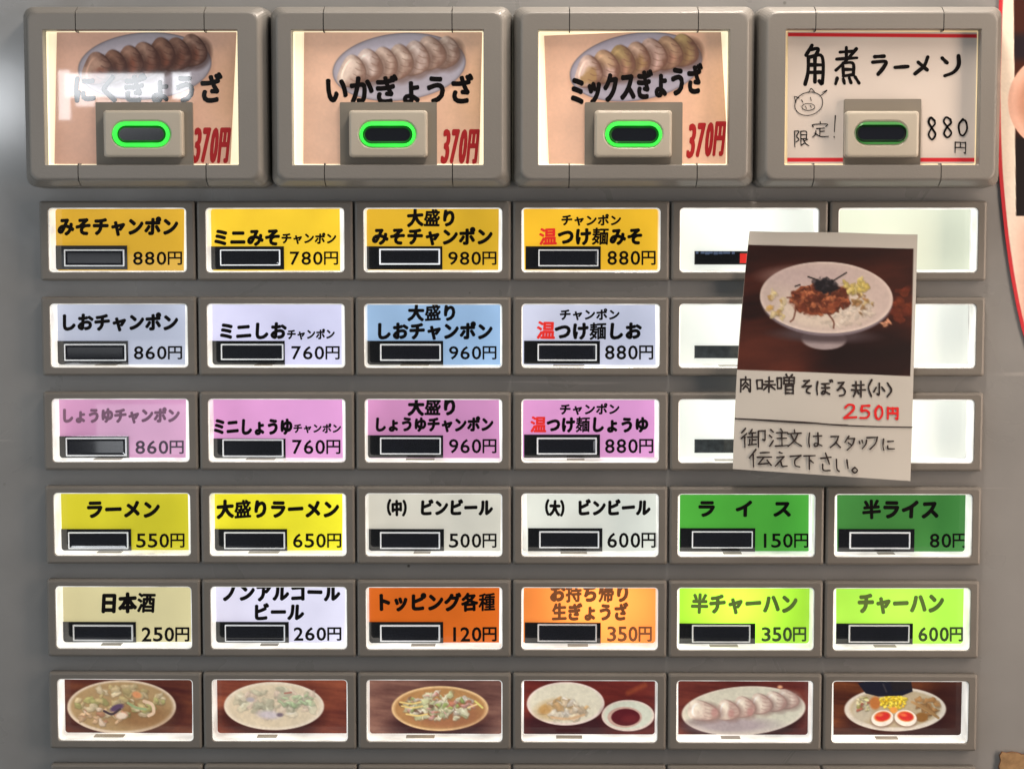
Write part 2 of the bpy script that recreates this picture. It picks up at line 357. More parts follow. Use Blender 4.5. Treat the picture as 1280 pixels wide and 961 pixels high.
def grid_mesh(name, P, C, origin, mats, parent, M=None):
    """P: (h,w,3) points in px, C: (h,w,3) sRGB 0..255; extra faces of M (lettering) join the same mesh"""
    h, wd = P.shape[:2]; idx = np.arange(h*wd).reshape(h, wd)
    quads = np.stack([idx[:-1, :-1], idx[1:, :-1], idx[1:, 1:], idx[:-1, 1:]], -1).reshape(-1, 4).tolist()
    v = (P.reshape(-1, 3)-origin); f = quads; mi = [0]*len(quads)
    n0 = len(v)
    if M is not None and M.n:
        v = np.concatenate([v]+M.v); f = quads+[[i+n0 for i in q] for q in M.f]; mi = mi+list(M.m)
    me = bpy.data.meshes.new(name); me.from_pydata([tuple(p) for p in v*S], [], f)
    for m in mats: me.materials.append(m)
    me.polygons.foreach_set('material_index', mi)
    at = me.color_attributes.new('print', 'FLOAT_COLOR', 'POINT')
    col = np.zeros((len(v), 4)); col[:, 3] = 1; col[:n0, :3] = lin(np.clip(C.reshape(-1, 3), 0, 255))
    at.data.foreach_set('color', col.ravel()); me.update()
    return put(name, me, parent, origin if parent is None else None)

# ------------------------------------------------------------------ materials
def plate_material():
    m = mat('painted_plate', (0, 0, 0), 0.34, noise=0.09, nscale=30, bump=0.06, bscale=420, raw=False, coat=0.5)
    nt = m.node_tree; b = nt.nodes['Principled BSDF']; b.inputs['Coat Roughness'].default_value = 0.11
    for n in nt.nodes:
        if n.type == 'VECT_MATH': n.inputs[0].default_value = (0.240, 0.240, 0.236); vm = n
    tc = [n for n in nt.nodes if n.type == 'TEX_COORD'][0]
    sm = nt.nodes.new('ShaderNodeTexNoise'); sm.inputs['Scale'].default_value = 26; sm.inputs['Detail'].default_value = 6; sm.inputs['Distortion'].default_value = 1.2
    sr = nt.nodes.new('ShaderNodeMapRange'); sr.inputs[1].default_value = 0.35; sr.inputs[2].default_value = 0.68; sr.inputs[3].default_value = 0.24; sr.inputs[4].default_value = 0.50
    nt.links.new(tc.outputs['Object'], sm.inputs['Vector']); nt.links.new(sm.outputs['Fac'], sr.inputs[0]); nt.links.new(sr.outputs[0], b.inputs['Roughness'])
    vo = nt.nodes.new('ShaderNodeTexVoronoi'); vo.inputs['Scale'].default_value = 95
    nt.links.new(tc.outputs['Object'], vo.inputs['Vector'])
    no = nt.nodes.new('ShaderNodeTexNoise'); no.inputs['Scale'].default_value = 18; nt.links.new(tc.outputs['Object'], no.inputs['Vector'])
    mr = nt.nodes.new('ShaderNodeMapRange'); mr.inputs[1].default_value = 0.03; mr.inputs[2].default_value = 0.06
    mr.inputs[3].default_value = 1; mr.inputs[4].default_value = 0; nt.links.new(vo.outputs['Distance'], mr.inputs[0])
    m3 = nt.nodes.new('ShaderNodeMapRange'); m3.inputs[1].default_value = 0.50; m3.inputs[2].default_value = 0.58; nt.links.new(no.outputs['Fac'], m3.inputs[0])
    mu = nt.nodes.new('ShaderNodeMath'); mu.operation = 'MULTIPLY'; nt.links.new(mr.outputs[0], mu.inputs[0]); nt.links.new(m3.outputs[0], mu.inputs[1])
    mx = nt.nodes.new('ShaderNodeMix'); mx.data_type = 'RGBA'; nt.links.new(mu.outputs[0], mx.inputs[0])
    nt.links.new(vm.outputs[0], mx.inputs[6]); mx.inputs[7].default_value = (0.06, 0.055, 0.05, 1)
    mp = nt.nodes.new('ShaderNodeMapping'); mp.inputs['Rotation'].default_value = (0, 0.5, 0); mp.inputs['Scale'].default_value = (14, 14, 420)
    sc1 = nt.nodes.new('ShaderNodeTexNoise'); sc1.inputs['Scale'].default_value = 1.0; sc1.inputs['Detail'].default_value = 2
    s2 = nt.nodes.new('ShaderNodeMapRange'); s2.inputs[1].default_value = 0.70; s2.inputs[2].default_value = 0.76; s2.inputs[4].default_value = 0.5
    nt.links.new(tc.outputs['Object'], mp.inputs['Vector']); nt.links.new(mp.outputs[0], sc1.inputs['Vector']); nt.links.new(sc1.outputs['Fac'], s2.inputs[0])
    mx2 = nt.nodes.new('ShaderNodeMix'); mx2.data_type = 'RGBA'; nt.links.new(s2.outputs[0], mx2.inputs[0]); nt.links.new(mx.outputs[2], mx2.inputs[6]); mx2.inputs[7].default_value = (0.36, 0.35, 0.34, 1)
    nt.links.new(mx2.outputs[2], b.inputs['Base Color'])
    return m
M_PLATE = plate_material()
M_BEZEL = mat('button_plastic', (114, 110, 104), 0.42, noise=0.10, nscale=45, bump=0.10, bscale=1500)
M_BIG = mat('housing_plastic', (124, 121, 116), 0.36, noise=0.05, nscale=25, bump=0.10, bscale=1500)
M_GAP = mat('dark_gap', (26, 23, 21), 0.8)
M_LIGHT = glow_mat('lit_acrylic', (205, 205, 200), (255, 253, 247), 0.72, var=0.50, coat=0.6, nscale=85)
M_RIM = glow_mat('lit_acrylic_edge', (230, 230, 225), (250, 250, 246), 0.42, var=0.7, coat=0.8, nscale=130)
M_CREAM = glow_mat('warm_lightbox', (230, 222, 200), (255, 244, 205), 0.80, var=0.08, coat=0.3)
M_CREAM_DIM = glow_mat('warm_lightbox_dim', (222, 205, 170), (240, 215, 165), 0.35, var=0.08, coat=0.3)
M_INK = mat('black_ink', (14, 11, 11), 0.6, spec=0.1)
M_INKCOAT = mat('black_ink_under_film', (14, 11, 11), 0.6, spec=0.1, coat=1.0)
M_RED = mat('red_ink', (205, 35, 25), 0.6, emit=(215, 30, 25), es=0.42)
M_DKRED = mat('dark_red_ink', (150, 18, 20), 0.5, emit=(150, 15, 20), es=0.35)
M_BROWN = mat('brown_ink', (125, 75, 40), 0.6, emit=(120, 70, 35), es=0.35)
M_OLIVE = mat('olive_ink', (85, 105, 45), 0.6, emit=(80, 100, 40), es=0.35)
M_OLIVE2 = mat('dark_olive_ink', (45, 65, 25), 0.6, emit=(40, 60, 20), es=0.2)
M_HAZEINK = mat('hazed_ink', (120, 88, 112), 0.6, emit=(110, 80, 100), es=0.3)  # ink colour paled to stand for the haze of a reflection
M_HAZEINK2 = mat('hazed_price_ink', (75, 62, 80), 0.6, emit=(70, 60, 75), es=0.15)  # price ink greyed for the same painted reflection haze
M_BLACK = mat('display_black', (13, 14, 17), 0.12, coat=1.0)
M_GREYDISP = mat('display_grey', (60, 66, 70), 0.2, coat=1.0, noise=.3, nscale=500)
M_BLUESEG = mat('blue_segments', (70, 82, 104), 0.3, emit=(80, 100, 135), es=.35)
M_LENS = mat('display_lens', (20, 22, 30), 0.10, coat=1.0)
M_EDGE = [mat('lens_edge_glow', (200, 205, 210), 0.2, emit=(225, 230, 238), es=e) for e in (0.04, 0.25, 0.6)]  # edges emit a little, standing in for light leaking round the lens
M_BLOCK = mat('push_button_plastic', (176, 169, 155), 0.35, bump=0.05, bscale=1500)
M_MOUNT = mat('mount_plastic', (124, 118, 108), 0.45)
M_GREEN = [glow_mat('green_ring_light', (60, 190, 70), (48, 238, 62), 1.25, var=0.35, nscale=140, coat=.5), mat('green_ring_dim', (70, 120, 70), 0.3, emit=(60, 170, 65), es=0.30)]
M_PRINT = glow_mat('backlit_print', None, None, 0.76, var=0.06, attr='print', refl=0.42, coat=0.3)
M_BIGPRINT = glow_mat('large_print', None, None, 0.42, var=0.04, attr='print')
M_WHITEPRINT = glow_mat('plain_print', None, None, 0.16, var=0.03, attr='print', coat=0.4)

# ------------------------------------------------------------------ the machine's front plate
PC, X0, WW, Z0, HH, PR = 195.0, -573.7, 172.4, 335.4, 80.6, 118.1
P_D = -13.0                                           # plate lies this far behind the button fronts
machine = thing('ticket_machine', (0, 0, -560), 'grey meal ticket machine front holding every row of lit menu buttons', 'ticket machine')
OM = np.array([0, 0, -560.0])
def box(M, x0, x1, y0, y1, z0, z1, mi=0, r=0.0, bev=0.0):
    if bev:
        M.rings([rrect(x0, x1, z0, z1, r, y1), rrect(x0, x1, z0, z1, r, y0+bev), rrect(x0+bev*.3, x1-bev*.3, z0+bev*.3, z1-bev*.3, r, y0+bev*.3),
                 rrect(x0+bev, x1-bev, z0+bev, z1-bev, r, y0)], mi, cap_last=True, cap_first=True)
    else:
        M.rings([rrect(x0, x1, z0, z1, r, y1, 1 if r < .1 else 5), rrect(x0, x1, z0, z1, r, y0, 1 if r < .1 else 5)], mi, cap_first=True, cap_last=True)
m = Mesh(OM); box(m, -760, 668, 62, 120, -560, 690)          # body behind, then the sheet with one opening per button
xs = [-760.0]+[X0+PC*c+e for c in range(6) for e in (-1, WW+1)]+[668.0]; zs = [690.0]+[Z0-PR*r-e for r in range(7) for e in (-1, HH+1)]; zs = [z for z in zs if z > -560]+[-560.0]
gx, gz = np.meshgrid(xs, zs); pts = np.stack([gx, np.full(gx.shape, -P_D), gz], -1).reshape(-1, 3); nxx = len(xs)
m.add(pts, [[j*nxx+i, (j+1)*nxx+i, (j+1)*nxx+i+1, j*nxx+i+1] for j in range(len(zs)-1) for i in range(nxx-1) if not (i % 2 == 1 and j % 2 == 1)])
m.build('front_plate', [M_PLATE], machine)
m = Mesh(OM); box(m, 671, 760, -P_D-1, 120, -560, 690, bev=5); m.build('side_trim', [M_PLATE], machine)

# ------------------------------------------------------------------ small menu buttons
def small_meshes():
    O = np.zeros(3); a, b = PC/2-1.1, 49.0
    wx, wz = WW/2, HH/2
    M = Mesh(O)
    M.rings([rrect(-a, a, -b-1, b-1, 3, -P_D-.5), rrect(-a, a, -b-1, b-1, 3, 3.2), rrect(-a+.9, a-.9, -b-.1, b-1.9, 3, 0.9), rrect(-a+3, a-3, -b+2, b-4, 3, 0),
             rrect(-wx, wx, -wz, wz, 5, 0), rrect(-wx+.5, wx-.5, -wz+.5, wz-.5, 5, 0.6), rrect(-wx+.6, wx-.6, -wz+.6, wz-.6, 5, 12)])
    bez = mk(M, 'bezel', [M_BEZEL])
    M = Mesh(O)
    M.rings([rrect(-wx+.7, wx-.7, -wz+.7, wz-.7, 5, 2.5), rrect(-wx+1.9, wx-1.9, -wz+1.9, wz-1.9, 4, 3.2)], 1)
    M.rings([rrect(-wx+1.9, wx-1.9, -wz+1.9, wz-1.9, 4, 3.2), rrect(-wx+1.8, wx-1.8, -wz+1.8, wz-1.8, 4, 37.5)], 0)
    M.add(rrect(-wx+1.8, wx-1.8, -wz+1.8, wz-1.8, 4, 38.5), [list(range(24))], 0)
    lg = mk(M, 'light_guide', [M_LIGHT, M_RIM])
    M = Mesh(O)
    box(M, -34, -4, 13, 27, -wz+1.5, -wz+2.6, bev=.5)
    la = mk(M, 'latch', [M_LATCH])
    return bez, lg, la
def mk(M, name, mats):
    o = M.build(name, mats); me = o.data; bpy.data.objects.remove(o); return me
M_LATCH = mat('latch_plastic', (160, 156, 146), 0.25)
ME_BEZ, ME_LG, ME_LATCH = small_meshes()

YEL = [(228, 178, 48), (250, 208, 50), (228, 182, 45), (242, 190, 45)]
BLU = [(196, 203, 224), (214, 214, 244), (160, 194, 232), (206, 211, 234)]
PNK = [(222, 162, 204), (234, 166, 222), (216, 150, 200), (228, 160, 216)]
GRP = 'small lit menu buttons in the grid'
# per button: card rect (photo px), colour, emission, titles, price, display rects, label
B = {}
def reg(r, c, label, card=None, col=None, es=0.6, titles=(), pr=None, disp=None, edge=1, spot=None, pink=M_INK, pic=None):
    B[(r, c)] = dict(label=label, card=card, col=col, es=es, titles=titles, pr=pr, disp=disp, edge=edge, spot=spot, pink=pink, pic=pic)
reg(0, 0, 'golden yellow button reading みそチャンポン 880円', (64, 262, 229, 338), YEL[0], .55, [('みそチャンポン', 73, 222, 273, 294, M_INK)], ('880円', 165, 228, 315, 331), (63, 307, 159, 337, 80, 312, 155, 333), 1)
reg(0, 1, 'bright yellow button reading ミニみそチャンポン 780円', (257, 260, 424, 338), YEL[1], .66, [('ミニみそ', 267, 350, 287, 307, M_INK), ('チャンポン', 352, 420, 292, 305, M_INK)], ('780円', 361, 423, 315, 331), (257, 308, 355, 337, 275, 312, 350, 332), 2)
reg(0, 2, 'golden yellow button reading 大盛りみそチャンポン 980円', (457, 262, 622, 337), YEL[2], .58, [('大盛り', 510, 570, 263, 283, M_INK), ('みそチャンポン', 466, 615, 286, 306, M_INK)], ('980円', 559, 621, 315, 331), (456, 308, 553, 337, 474, 311, 550, 331), 2)
reg(0, 3, 'yellow button reading チャンポン温つけ麺みそ 880円 with red 温', (656, 261, 823, 337), YEL[3], .62, [('チャンポン', 702, 776, 269, 282, M_INK), ('温', 675, 695, 286, 306, M_RED), ('つけ麺みそ', 698, 803, 286, 306, M_INK)], ('880円', 758, 820, 314, 331), (657, 308, 751, 337, 673, 312, 748, 333), 1)
reg(1, 0, 'pale blue white button reading しおチャンポン 860円', (63, 380, 230, 458), BLU[0], .55, [('しおチャンポン', 76, 222, 393, 413, M_INK)], ('860円', 166, 228, 433, 449), (62, 426, 160, 456, 80, 430, 157, 451), 1)
reg(1, 1, 'lavender white button reading ミニしおチャンポン 760円', (261, 380, 426, 457), BLU[1], .64, [('ミニしお', 274, 357, 404, 424, M_INK), ('チャンポン', 359, 418, 412, 424, M_INK)], ('760円', 363, 425, 433, 449), (260, 426, 356, 456, 276, 430, 354, 450), 1)
reg(1, 2, 'light blue button reading 大盛りしおチャンポン 960円', (458, 380, 624, 456), BLU[2], .60, [('大盛り', 511, 571, 382, 401, M_INK), ('しおチャンポン', 470, 615, 404, 424, M_INK)], ('960円', 560, 621, 433, 449), (458, 426, 554, 456, 475, 430, 551, 451), 1)
reg(1, 3, 'pale blue button reading チャンポン温つけ麺しお 880円 with red 温', (655, 380, 818, 456), BLU[3], .60, [('チャンポン', 700, 774, 387, 400, M_INK), ('温', 672, 693, 403, 424, M_RED), ('つけ麺しお', 694, 801, 404, 424, M_INK)], ('880円', 755, 817, 432, 449), (655, 426, 750, 455, 672, 430, 746, 451), 1)
reg(2, 0, 'pink button reading しょうゆチャンポン 860円 in faded grey print', (66, 498, 231, 573), PNK[0], .55, [('しょうゆチャンポン', 77, 224, 511, 528, M_HAZEINK)], ('860円', 168, 230, 551, 567), (65, 545, 161, 574, 82, 547, 158, 570), 1, pink=M_HAZEINK2)
reg(2, 1, 'pink button reading ミニしょうゆチャンポン 760円', (261, 498, 427, 574), PNK[1], .62, [('ミニしょうゆ', 267, 365, 524, 543, M_INK), ('チャンポン', 367, 426, 530, 541, M_INK)], ('760円', 364, 426, 550, 567), (260, 548, 357, 573, 278, 549, 354, 571), 1)
reg(2, 2, 'pink button reading 大盛りしょうゆチャンポン 960円', (458, 498, 623, 572), PNK[2], .57, [('大盛り', 511, 571, 499, 519, M_INK), ('しょうゆチャンポン', 468, 616, 522, 539, M_INK)], ('960円', 560, 621, 549, 566), (458, 544, 554, 572, 475, 547, 551, 568), 1)
reg(2, 3, 'pink button reading チャンポン温つけ麺しょうゆ 880円 with red 温', (655, 498, 817, 571), PNK[3], .60, [('チャンポン', 700, 774, 505, 518, M_INK), ('温', 664, 682, 521, 540, M_RED), ('つけ麺しょうゆ', 684, 810, 522, 540, M_INK)], ('880円', 755, 817, 549, 566), (655, 543, 750, 572, 671, 547, 746, 568), 1)
reg(3, 0, 'lemon yellow button reading ラーメン 550円', (66, 615, 234, 690), (226, 216, 48), .56, [('ラーメン', 108, 199, 626, 647, M_INK)], ('550円', 169, 231, 667, 684), (65, 661, 164, 691, 85, 665, 160, 686), 1)
reg(3, 1, 'lemon yellow button reading 大盛りラーメン 650円', (265, 615, 427, 690), (250, 240, 48), .64, [('大盛りラーメン', 272, 423, 626, 647, M_INK)], ('650円', 365, 427, 667, 684), (265, 661, 359, 691, 280, 665, 356, 686), 1)
reg(3, 2, 'ivory button reading （中）ビンビール 500円', (462, 615, 624, 690), (222, 219, 206), .58, [('（中）', 476, 516, 626, 644, M_INK), ('ビンビール', 525, 615, 625, 644, M_INK)], ('500円', 560, 621, 667, 684), (461, 661, 555, 691, 475, 665, 550, 686), 1)
reg(3, 3, 'ivory button reading （大）ビンビール 600円', (660, 615, 822, 690), (226, 230, 221), .60, [('（大）', 674, 713, 626, 644, M_INK), ('ビンビール', 722, 812, 625, 644, M_INK)], ('600円', 758, 820, 666, 684), (660, 660, 753, 690, 674, 664, 749, 685), 1)
reg(3, 4, 'green button reading ラ イ ス 150円', (851, 616, 1010, 689), (76, 170, 60), .58, [('ラ', 872, 894, 626, 646, M_INK), ('イ', 920, 941, 626, 646, M_INK), ('ス', 967, 989, 626, 646, M_INK)], ('150円', 950, 1011, 667, 684), (850, 660, 944, 690, 865, 664, 941, 685), 1)
reg(3, 5, 'dark green button reading 半ライス 80円', (1048, 616, 1209, 689), (68, 138, 64), .52, [('半ライス', 1079, 1173, 626, 648, M_INK)], ('80円', 1161, 1209, 667, 684), (1048, 661, 1143, 690, 1062, 665, 1138, 686), 1)
reg(4, 0, 'beige button reading 日本酒 250円', (75, 731, 238, 805), (219, 209, 160), .58, [('日本酒', 126, 193, 742, 765, M_INK)], ('250円', 176, 237, 784, 801), (73, 777, 170, 806, 91, 781, 166, 801), 0)
reg(4, 1, 'lavender white button reading ノンアルコールビール 260円 with cropped top line', (265, 731, 430, 806), (226, 224, 246), .66, [('ノンアルコール', 278, 424, 730, 751, M_INK), ('ビール', 317, 379, 755, 775, M_INK)], ('260円', 366, 427, 784, 800), (265, 777, 361, 806, 281, 781, 356, 802), 1)
reg(4, 2, 'orange button reading トッピング各種 120円', (457, 732, 623, 806), (220, 106, 28), .56, [('トッピング各種', 470, 618, 742, 763, M_INK)], ('120円', 562, 621, 784, 801), (456, 777, 554, 806, 475, 781, 550, 802), 1)
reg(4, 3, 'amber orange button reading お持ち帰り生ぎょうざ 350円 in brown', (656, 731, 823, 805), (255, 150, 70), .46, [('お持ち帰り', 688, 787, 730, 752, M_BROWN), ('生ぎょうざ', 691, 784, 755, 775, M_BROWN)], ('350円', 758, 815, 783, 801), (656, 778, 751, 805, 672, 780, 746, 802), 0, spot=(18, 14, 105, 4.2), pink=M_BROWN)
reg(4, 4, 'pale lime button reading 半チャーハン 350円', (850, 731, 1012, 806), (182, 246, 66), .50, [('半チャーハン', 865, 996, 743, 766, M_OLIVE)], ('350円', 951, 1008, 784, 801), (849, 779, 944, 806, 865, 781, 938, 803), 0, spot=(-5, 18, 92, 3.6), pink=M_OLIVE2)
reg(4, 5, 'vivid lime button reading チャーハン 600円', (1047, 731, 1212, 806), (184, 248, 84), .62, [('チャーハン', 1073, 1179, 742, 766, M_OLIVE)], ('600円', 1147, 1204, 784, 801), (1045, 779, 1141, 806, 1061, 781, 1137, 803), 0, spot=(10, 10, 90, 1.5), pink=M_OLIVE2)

# pictures of the bottom picture row
def pic_champon(p):
    p.wood((66, 26, 24), (112, 62, 40), 1); p.ell(152, 888, 72, 34, (40, 14, 16), 0, 10, .6)
    p.ell(152, 883, 68, 33.5, (212, 190, 165)); p.ell(152, 882.5, 64, 30.5, (168, 138, 98), soft=2); p.ell(178, 894, 34, 16, (132, 92, 58), 0, 14, .7)
    p.bits(150, 876, 55, 20, 46, [(205, 182, 140), (190, 170, 120), (175, 170, 110), (215, 195, 160)], 2, 2, 5, 1.7, .75)
    p.bits(130, 895, 30, 9, 14, [(200, 165, 130), (215, 190, 165), (180, 130, 100)], 3, 2, 3.5)
    p.ell(146, 884, 9, 4, (92, 70, 96), -20, 2); p.line([(130, 888), (140, 892), (150, 886)], 3, (70, 55, 60)); p.ell(171, 868, 6, 4, (208, 140, 96), 20, 2)
    p.line([(180, 876), (190, 880), (192, 890), (186, 894)], 4, (222, 190, 160)); p.line([(160, 878), (170, 884), (182, 886)], 3, (150, 165, 120)); p.ell(152, 894, 7, 4, (222, 200, 178), 0, 2)
def pic_white(p):
    p.wood((82, 34, 30), (150, 80, 55), 11); p.ell(338, 896, 66, 24, (52, 18, 18), 0, 8, .8)
    p.ell(342.5, 882, 62.5, 30, (226, 210, 188)); p.ell(342.5, 882, 58, 27, (214, 196, 168), soft=3)
    p.bits(345, 878, 50, 18, 40, [(226, 212, 186), (214, 205, 176), (205, 200, 172), (220, 195, 175)], 12, 2, 6, 2, .55)
    p.bits(370, 874, 22, 9, 9, [(165, 180, 140), (180, 195, 155)], 13, 1.5, 3.5, 2.2, .7); p.ell(336, 893, 14, 5, (200, 188, 190), 5, 4)
    p.ell(350, 893, 4, 2.4, (120, 105, 115), 0, 2); p.ell(313, 874, 5, 3, (176, 166, 168), 0, 2); p.line([(356, 866), (364, 865)], 2.4, (170, 120, 105))
def pic_noodle(p):
    p.wood((78, 46, 44), (150, 108, 92), 21, 50, 6); p.ell(550, 906, 62, 18, (50, 22, 26), 0, 9, .8)
    p.ell(550, 885, 60.5, 28, (232, 192, 140)); p.ell(550, 885, 57, 25.5, (180, 132, 84), soft=2); p.ell(560, 893, 44, 16, (150, 92, 68), 0, 8, .6)
    p.bits(548, 882, 44, 17, 70, [(208, 200, 160), (222, 214, 180), (190, 190, 145), (226, 210, 190)], 22, 1.6, 4, 2, .85)
    p.bits(545, 884, 46, 17, 26, [(190, 120, 95), (205, 150, 140), (120, 90, 70), (150, 165, 95)], 23, 1.2, 2.6, 2, .8)
    for y, x in ((877, 500), (882, 502), (892, 508)): p.line([(x, y), (x+14, y+2), (x+26, y)], 2, (235, 205, 130))
    p.line([(585, 884), (596, 880)], 2, (240, 205, 150)); p.line([(594, 876), (603, 884)], 2.4, (222, 210, 120))
def pic_dumpling_soup(p):
    p.wood((74, 22, 24), (122, 48, 38), 31); p.ell(706, 906, 56, 20, (42, 12, 22), 0, 10, .8); p.line([(785, 866), (806, 856)], 6, (160, 80, 45), 4, .5)
    p.ell(707, 879, 48.5, 27, (226, 208, 196)); p.ell(707, 878.5, 45.5, 24.5, (214, 206, 184), soft=2)
    p.ell(694, 886, 26, 13, (196, 168, 122), -8, 6, .8); p.bits(705, 884, 30, 12, 26, [(222, 208, 186), (214, 190, 160), (200, 160, 110), (228, 218, 205)], 32, 2, 5, 2, .7)
    p.ell(682, 886, 9, 6, (190, 145, 85), -20, 3, .8); p.line([(690, 896), (710, 898), (730, 893)], 3, (205, 165, 125), 2, .8)
    p.ell(785, 894.5, 34, 20, (48, 14, 20), 0, 6, .6); p.ell(785, 894, 33, 19.5, (222, 200, 186)); p.ell(785, 893.5, 30.5, 17.5, (205, 205, 186), soft=2)
    p.ring(781, 896, 21.5, 13, 3, (196, 160, 145)); p.ell(782, 896, 18, 10.7, (88, 24, 32)); p.ell(788, 898, 10, 5, (120, 40, 42), 0, 4, .5)
def pic_gyoza(p):
    p.wood((74, 26, 26), (128, 62, 48), 41); p.ell(928, 897, 78, 30, (40, 16, 18), -4, 6, .8)
    p.ell(929.5, 888, 77.5, 30.5, (216, 204, 186), -4); p.ell(929.5, 887.5, 74, 28, (206, 200, 180), -4, 2); p.ell(915, 906, 52, 10, (150, 132, 142), 0, 8, .7)
    for i, (x, y) in enumerate(((985, 874), (970, 877), (952, 880), (931, 884), (911, 888), (880, 889))):
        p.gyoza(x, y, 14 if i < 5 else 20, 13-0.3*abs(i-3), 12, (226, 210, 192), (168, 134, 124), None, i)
    for x, y in ((893, 890), (914, 891), (938, 889)): p.ell(x, y, 4, 5, (182, 128, 122), 10, 3, .6)
    p.ell(872, 902, 12, 4, (130, 112, 110), 0, 4, .6); p.ell(975, 858, 3, 2, (230, 170, 130), 0, 2)
def pic_ramen(p):
    p.wood((58, 24, 18), (128, 70, 36), 51); p.ell(1190, 895, 40, 60, (48, 20, 20), 0, 30, .8); p.ell(1118, 902, 66, 20, (44, 14, 16), 0, 6, .7)
    p.ell(1119, 886, 63.5, 27.5, (212, 200, 184)); p.ell(1119, 885, 57, 23.5, (178, 160, 130), soft=2); p.ell(1078, 888, 12, 14, (186, 176, 156), 0, 6, .8)
    p.bits(1155, 884, 19, 12, 10, [(150, 108, 66), (168, 124, 78)], 52, 2.5, 4, 2, .9)
    for k in range(6): p.line([(1140+k*3, 877+k*1.2), (1158+k*3, 886+k*2.2)], 3.2, (182-6*k, 142-5*k, 96-4*k), 1, .9)
    p.ell(1152, 896, 8, 6, (140, 96, 50), 0, 2); p.bits(1079, 881, 8, 11, 18, [(196, 190, 140), (150, 140, 80), (176, 100, 80), (205, 190, 150)], 53, 1.3, 2.4, 1.4)
    p.ell(1094, 878, 7, 8, (186, 100, 40), 0, 3, .8); p.bits(1117, 876, 17, 9, 95, [(240, 205, 60), (248, 218, 80), (228, 180, 40)], 54, 1.2, 2.0, 1.2)
    p.ell(1117, 887, 5, 4, (226, 150, 70), 0, 2)
    p.poly([(1072, 853), (1086, 850), (1138, 849), (1141, 864), (1128, 869), (1098, 870), (1082, 866)], (24, 24, 38)); p.line([(1104, 855), (1108, 864)], 2, (70, 64, 66), 1.5, .7); p.poly([(1112, 850), (1138, 850), (1140, 861), (1116, 864)], (34, 28, 28), 3, .8)
    for x, t in ((1103, -8), (1132, 10)):
        p.ell(x, 899, 15, 10.5, (120, 90, 75), t, 3, .6); p.ell(x, 897, 14, 10, (236, 224, 208), t); p.ell(x, 895, 10.5, 6.5, (214, 120, 60), t, 1.5); p.ell(x+.5, 895, 9, 5.2, (204, 48, 44), t, 1.5); p.ell(x-3, 893, 4, 2, (240, 130, 70), t, 2, .7)
reg(5, 0, 'picture button showing brown chowder with seafood in a bowl', (74, 848, 239, 921), pic=pic_champon)
reg(5, 1, 'picture button showing creamy white soup in an oval bowl', (267, 849, 432, 921), pic=pic_white)
reg(5, 2, 'picture button showing noodle soup heaped with vegetables', (462, 848, 626, 921), pic=pic_noodle)
reg(5, 3, 'picture button showing white bowl beside small dish of dark sauce', (656, 849, 820, 922), pic=pic_dumpling_soup)
reg(5, 4, 'picture button showing white dumplings on an oval plate', (849, 849, 1013, 921), pic=pic_gyoza)
reg(5, 5, 'picture button showing ramen with nori, corn and two egg halves', (1043, 849, 1209, 920), pic=pic_ramen)
reg(0, 4, 'blank white lit button with dark strip, left of yellowish one behind notice')
reg(0, 5, 'blank cream white lit button above the notice at top right corner')
reg(1, 4, 'blank white lit button right of pale blue 温つけ麺しお, half under notice')
reg(1, 5, 'blank white lit button beside the bowl photo on right side of notice')
reg(2, 4, 'blank white lit button right of pink 温つけ麺しょうゆ, half under notice')
reg(2, 5, 'blank white lit button above dark green 半ライス, half under notice')
below = ['brown chowder', 'creamy soup', 'vegetable noodle', 'bowl and sauce', 'white dumplings', 'egg and corn ramen']
for c in range(6): reg(6, c, 'grey housing edge of the lowest row, under the %s picture' % below[c])

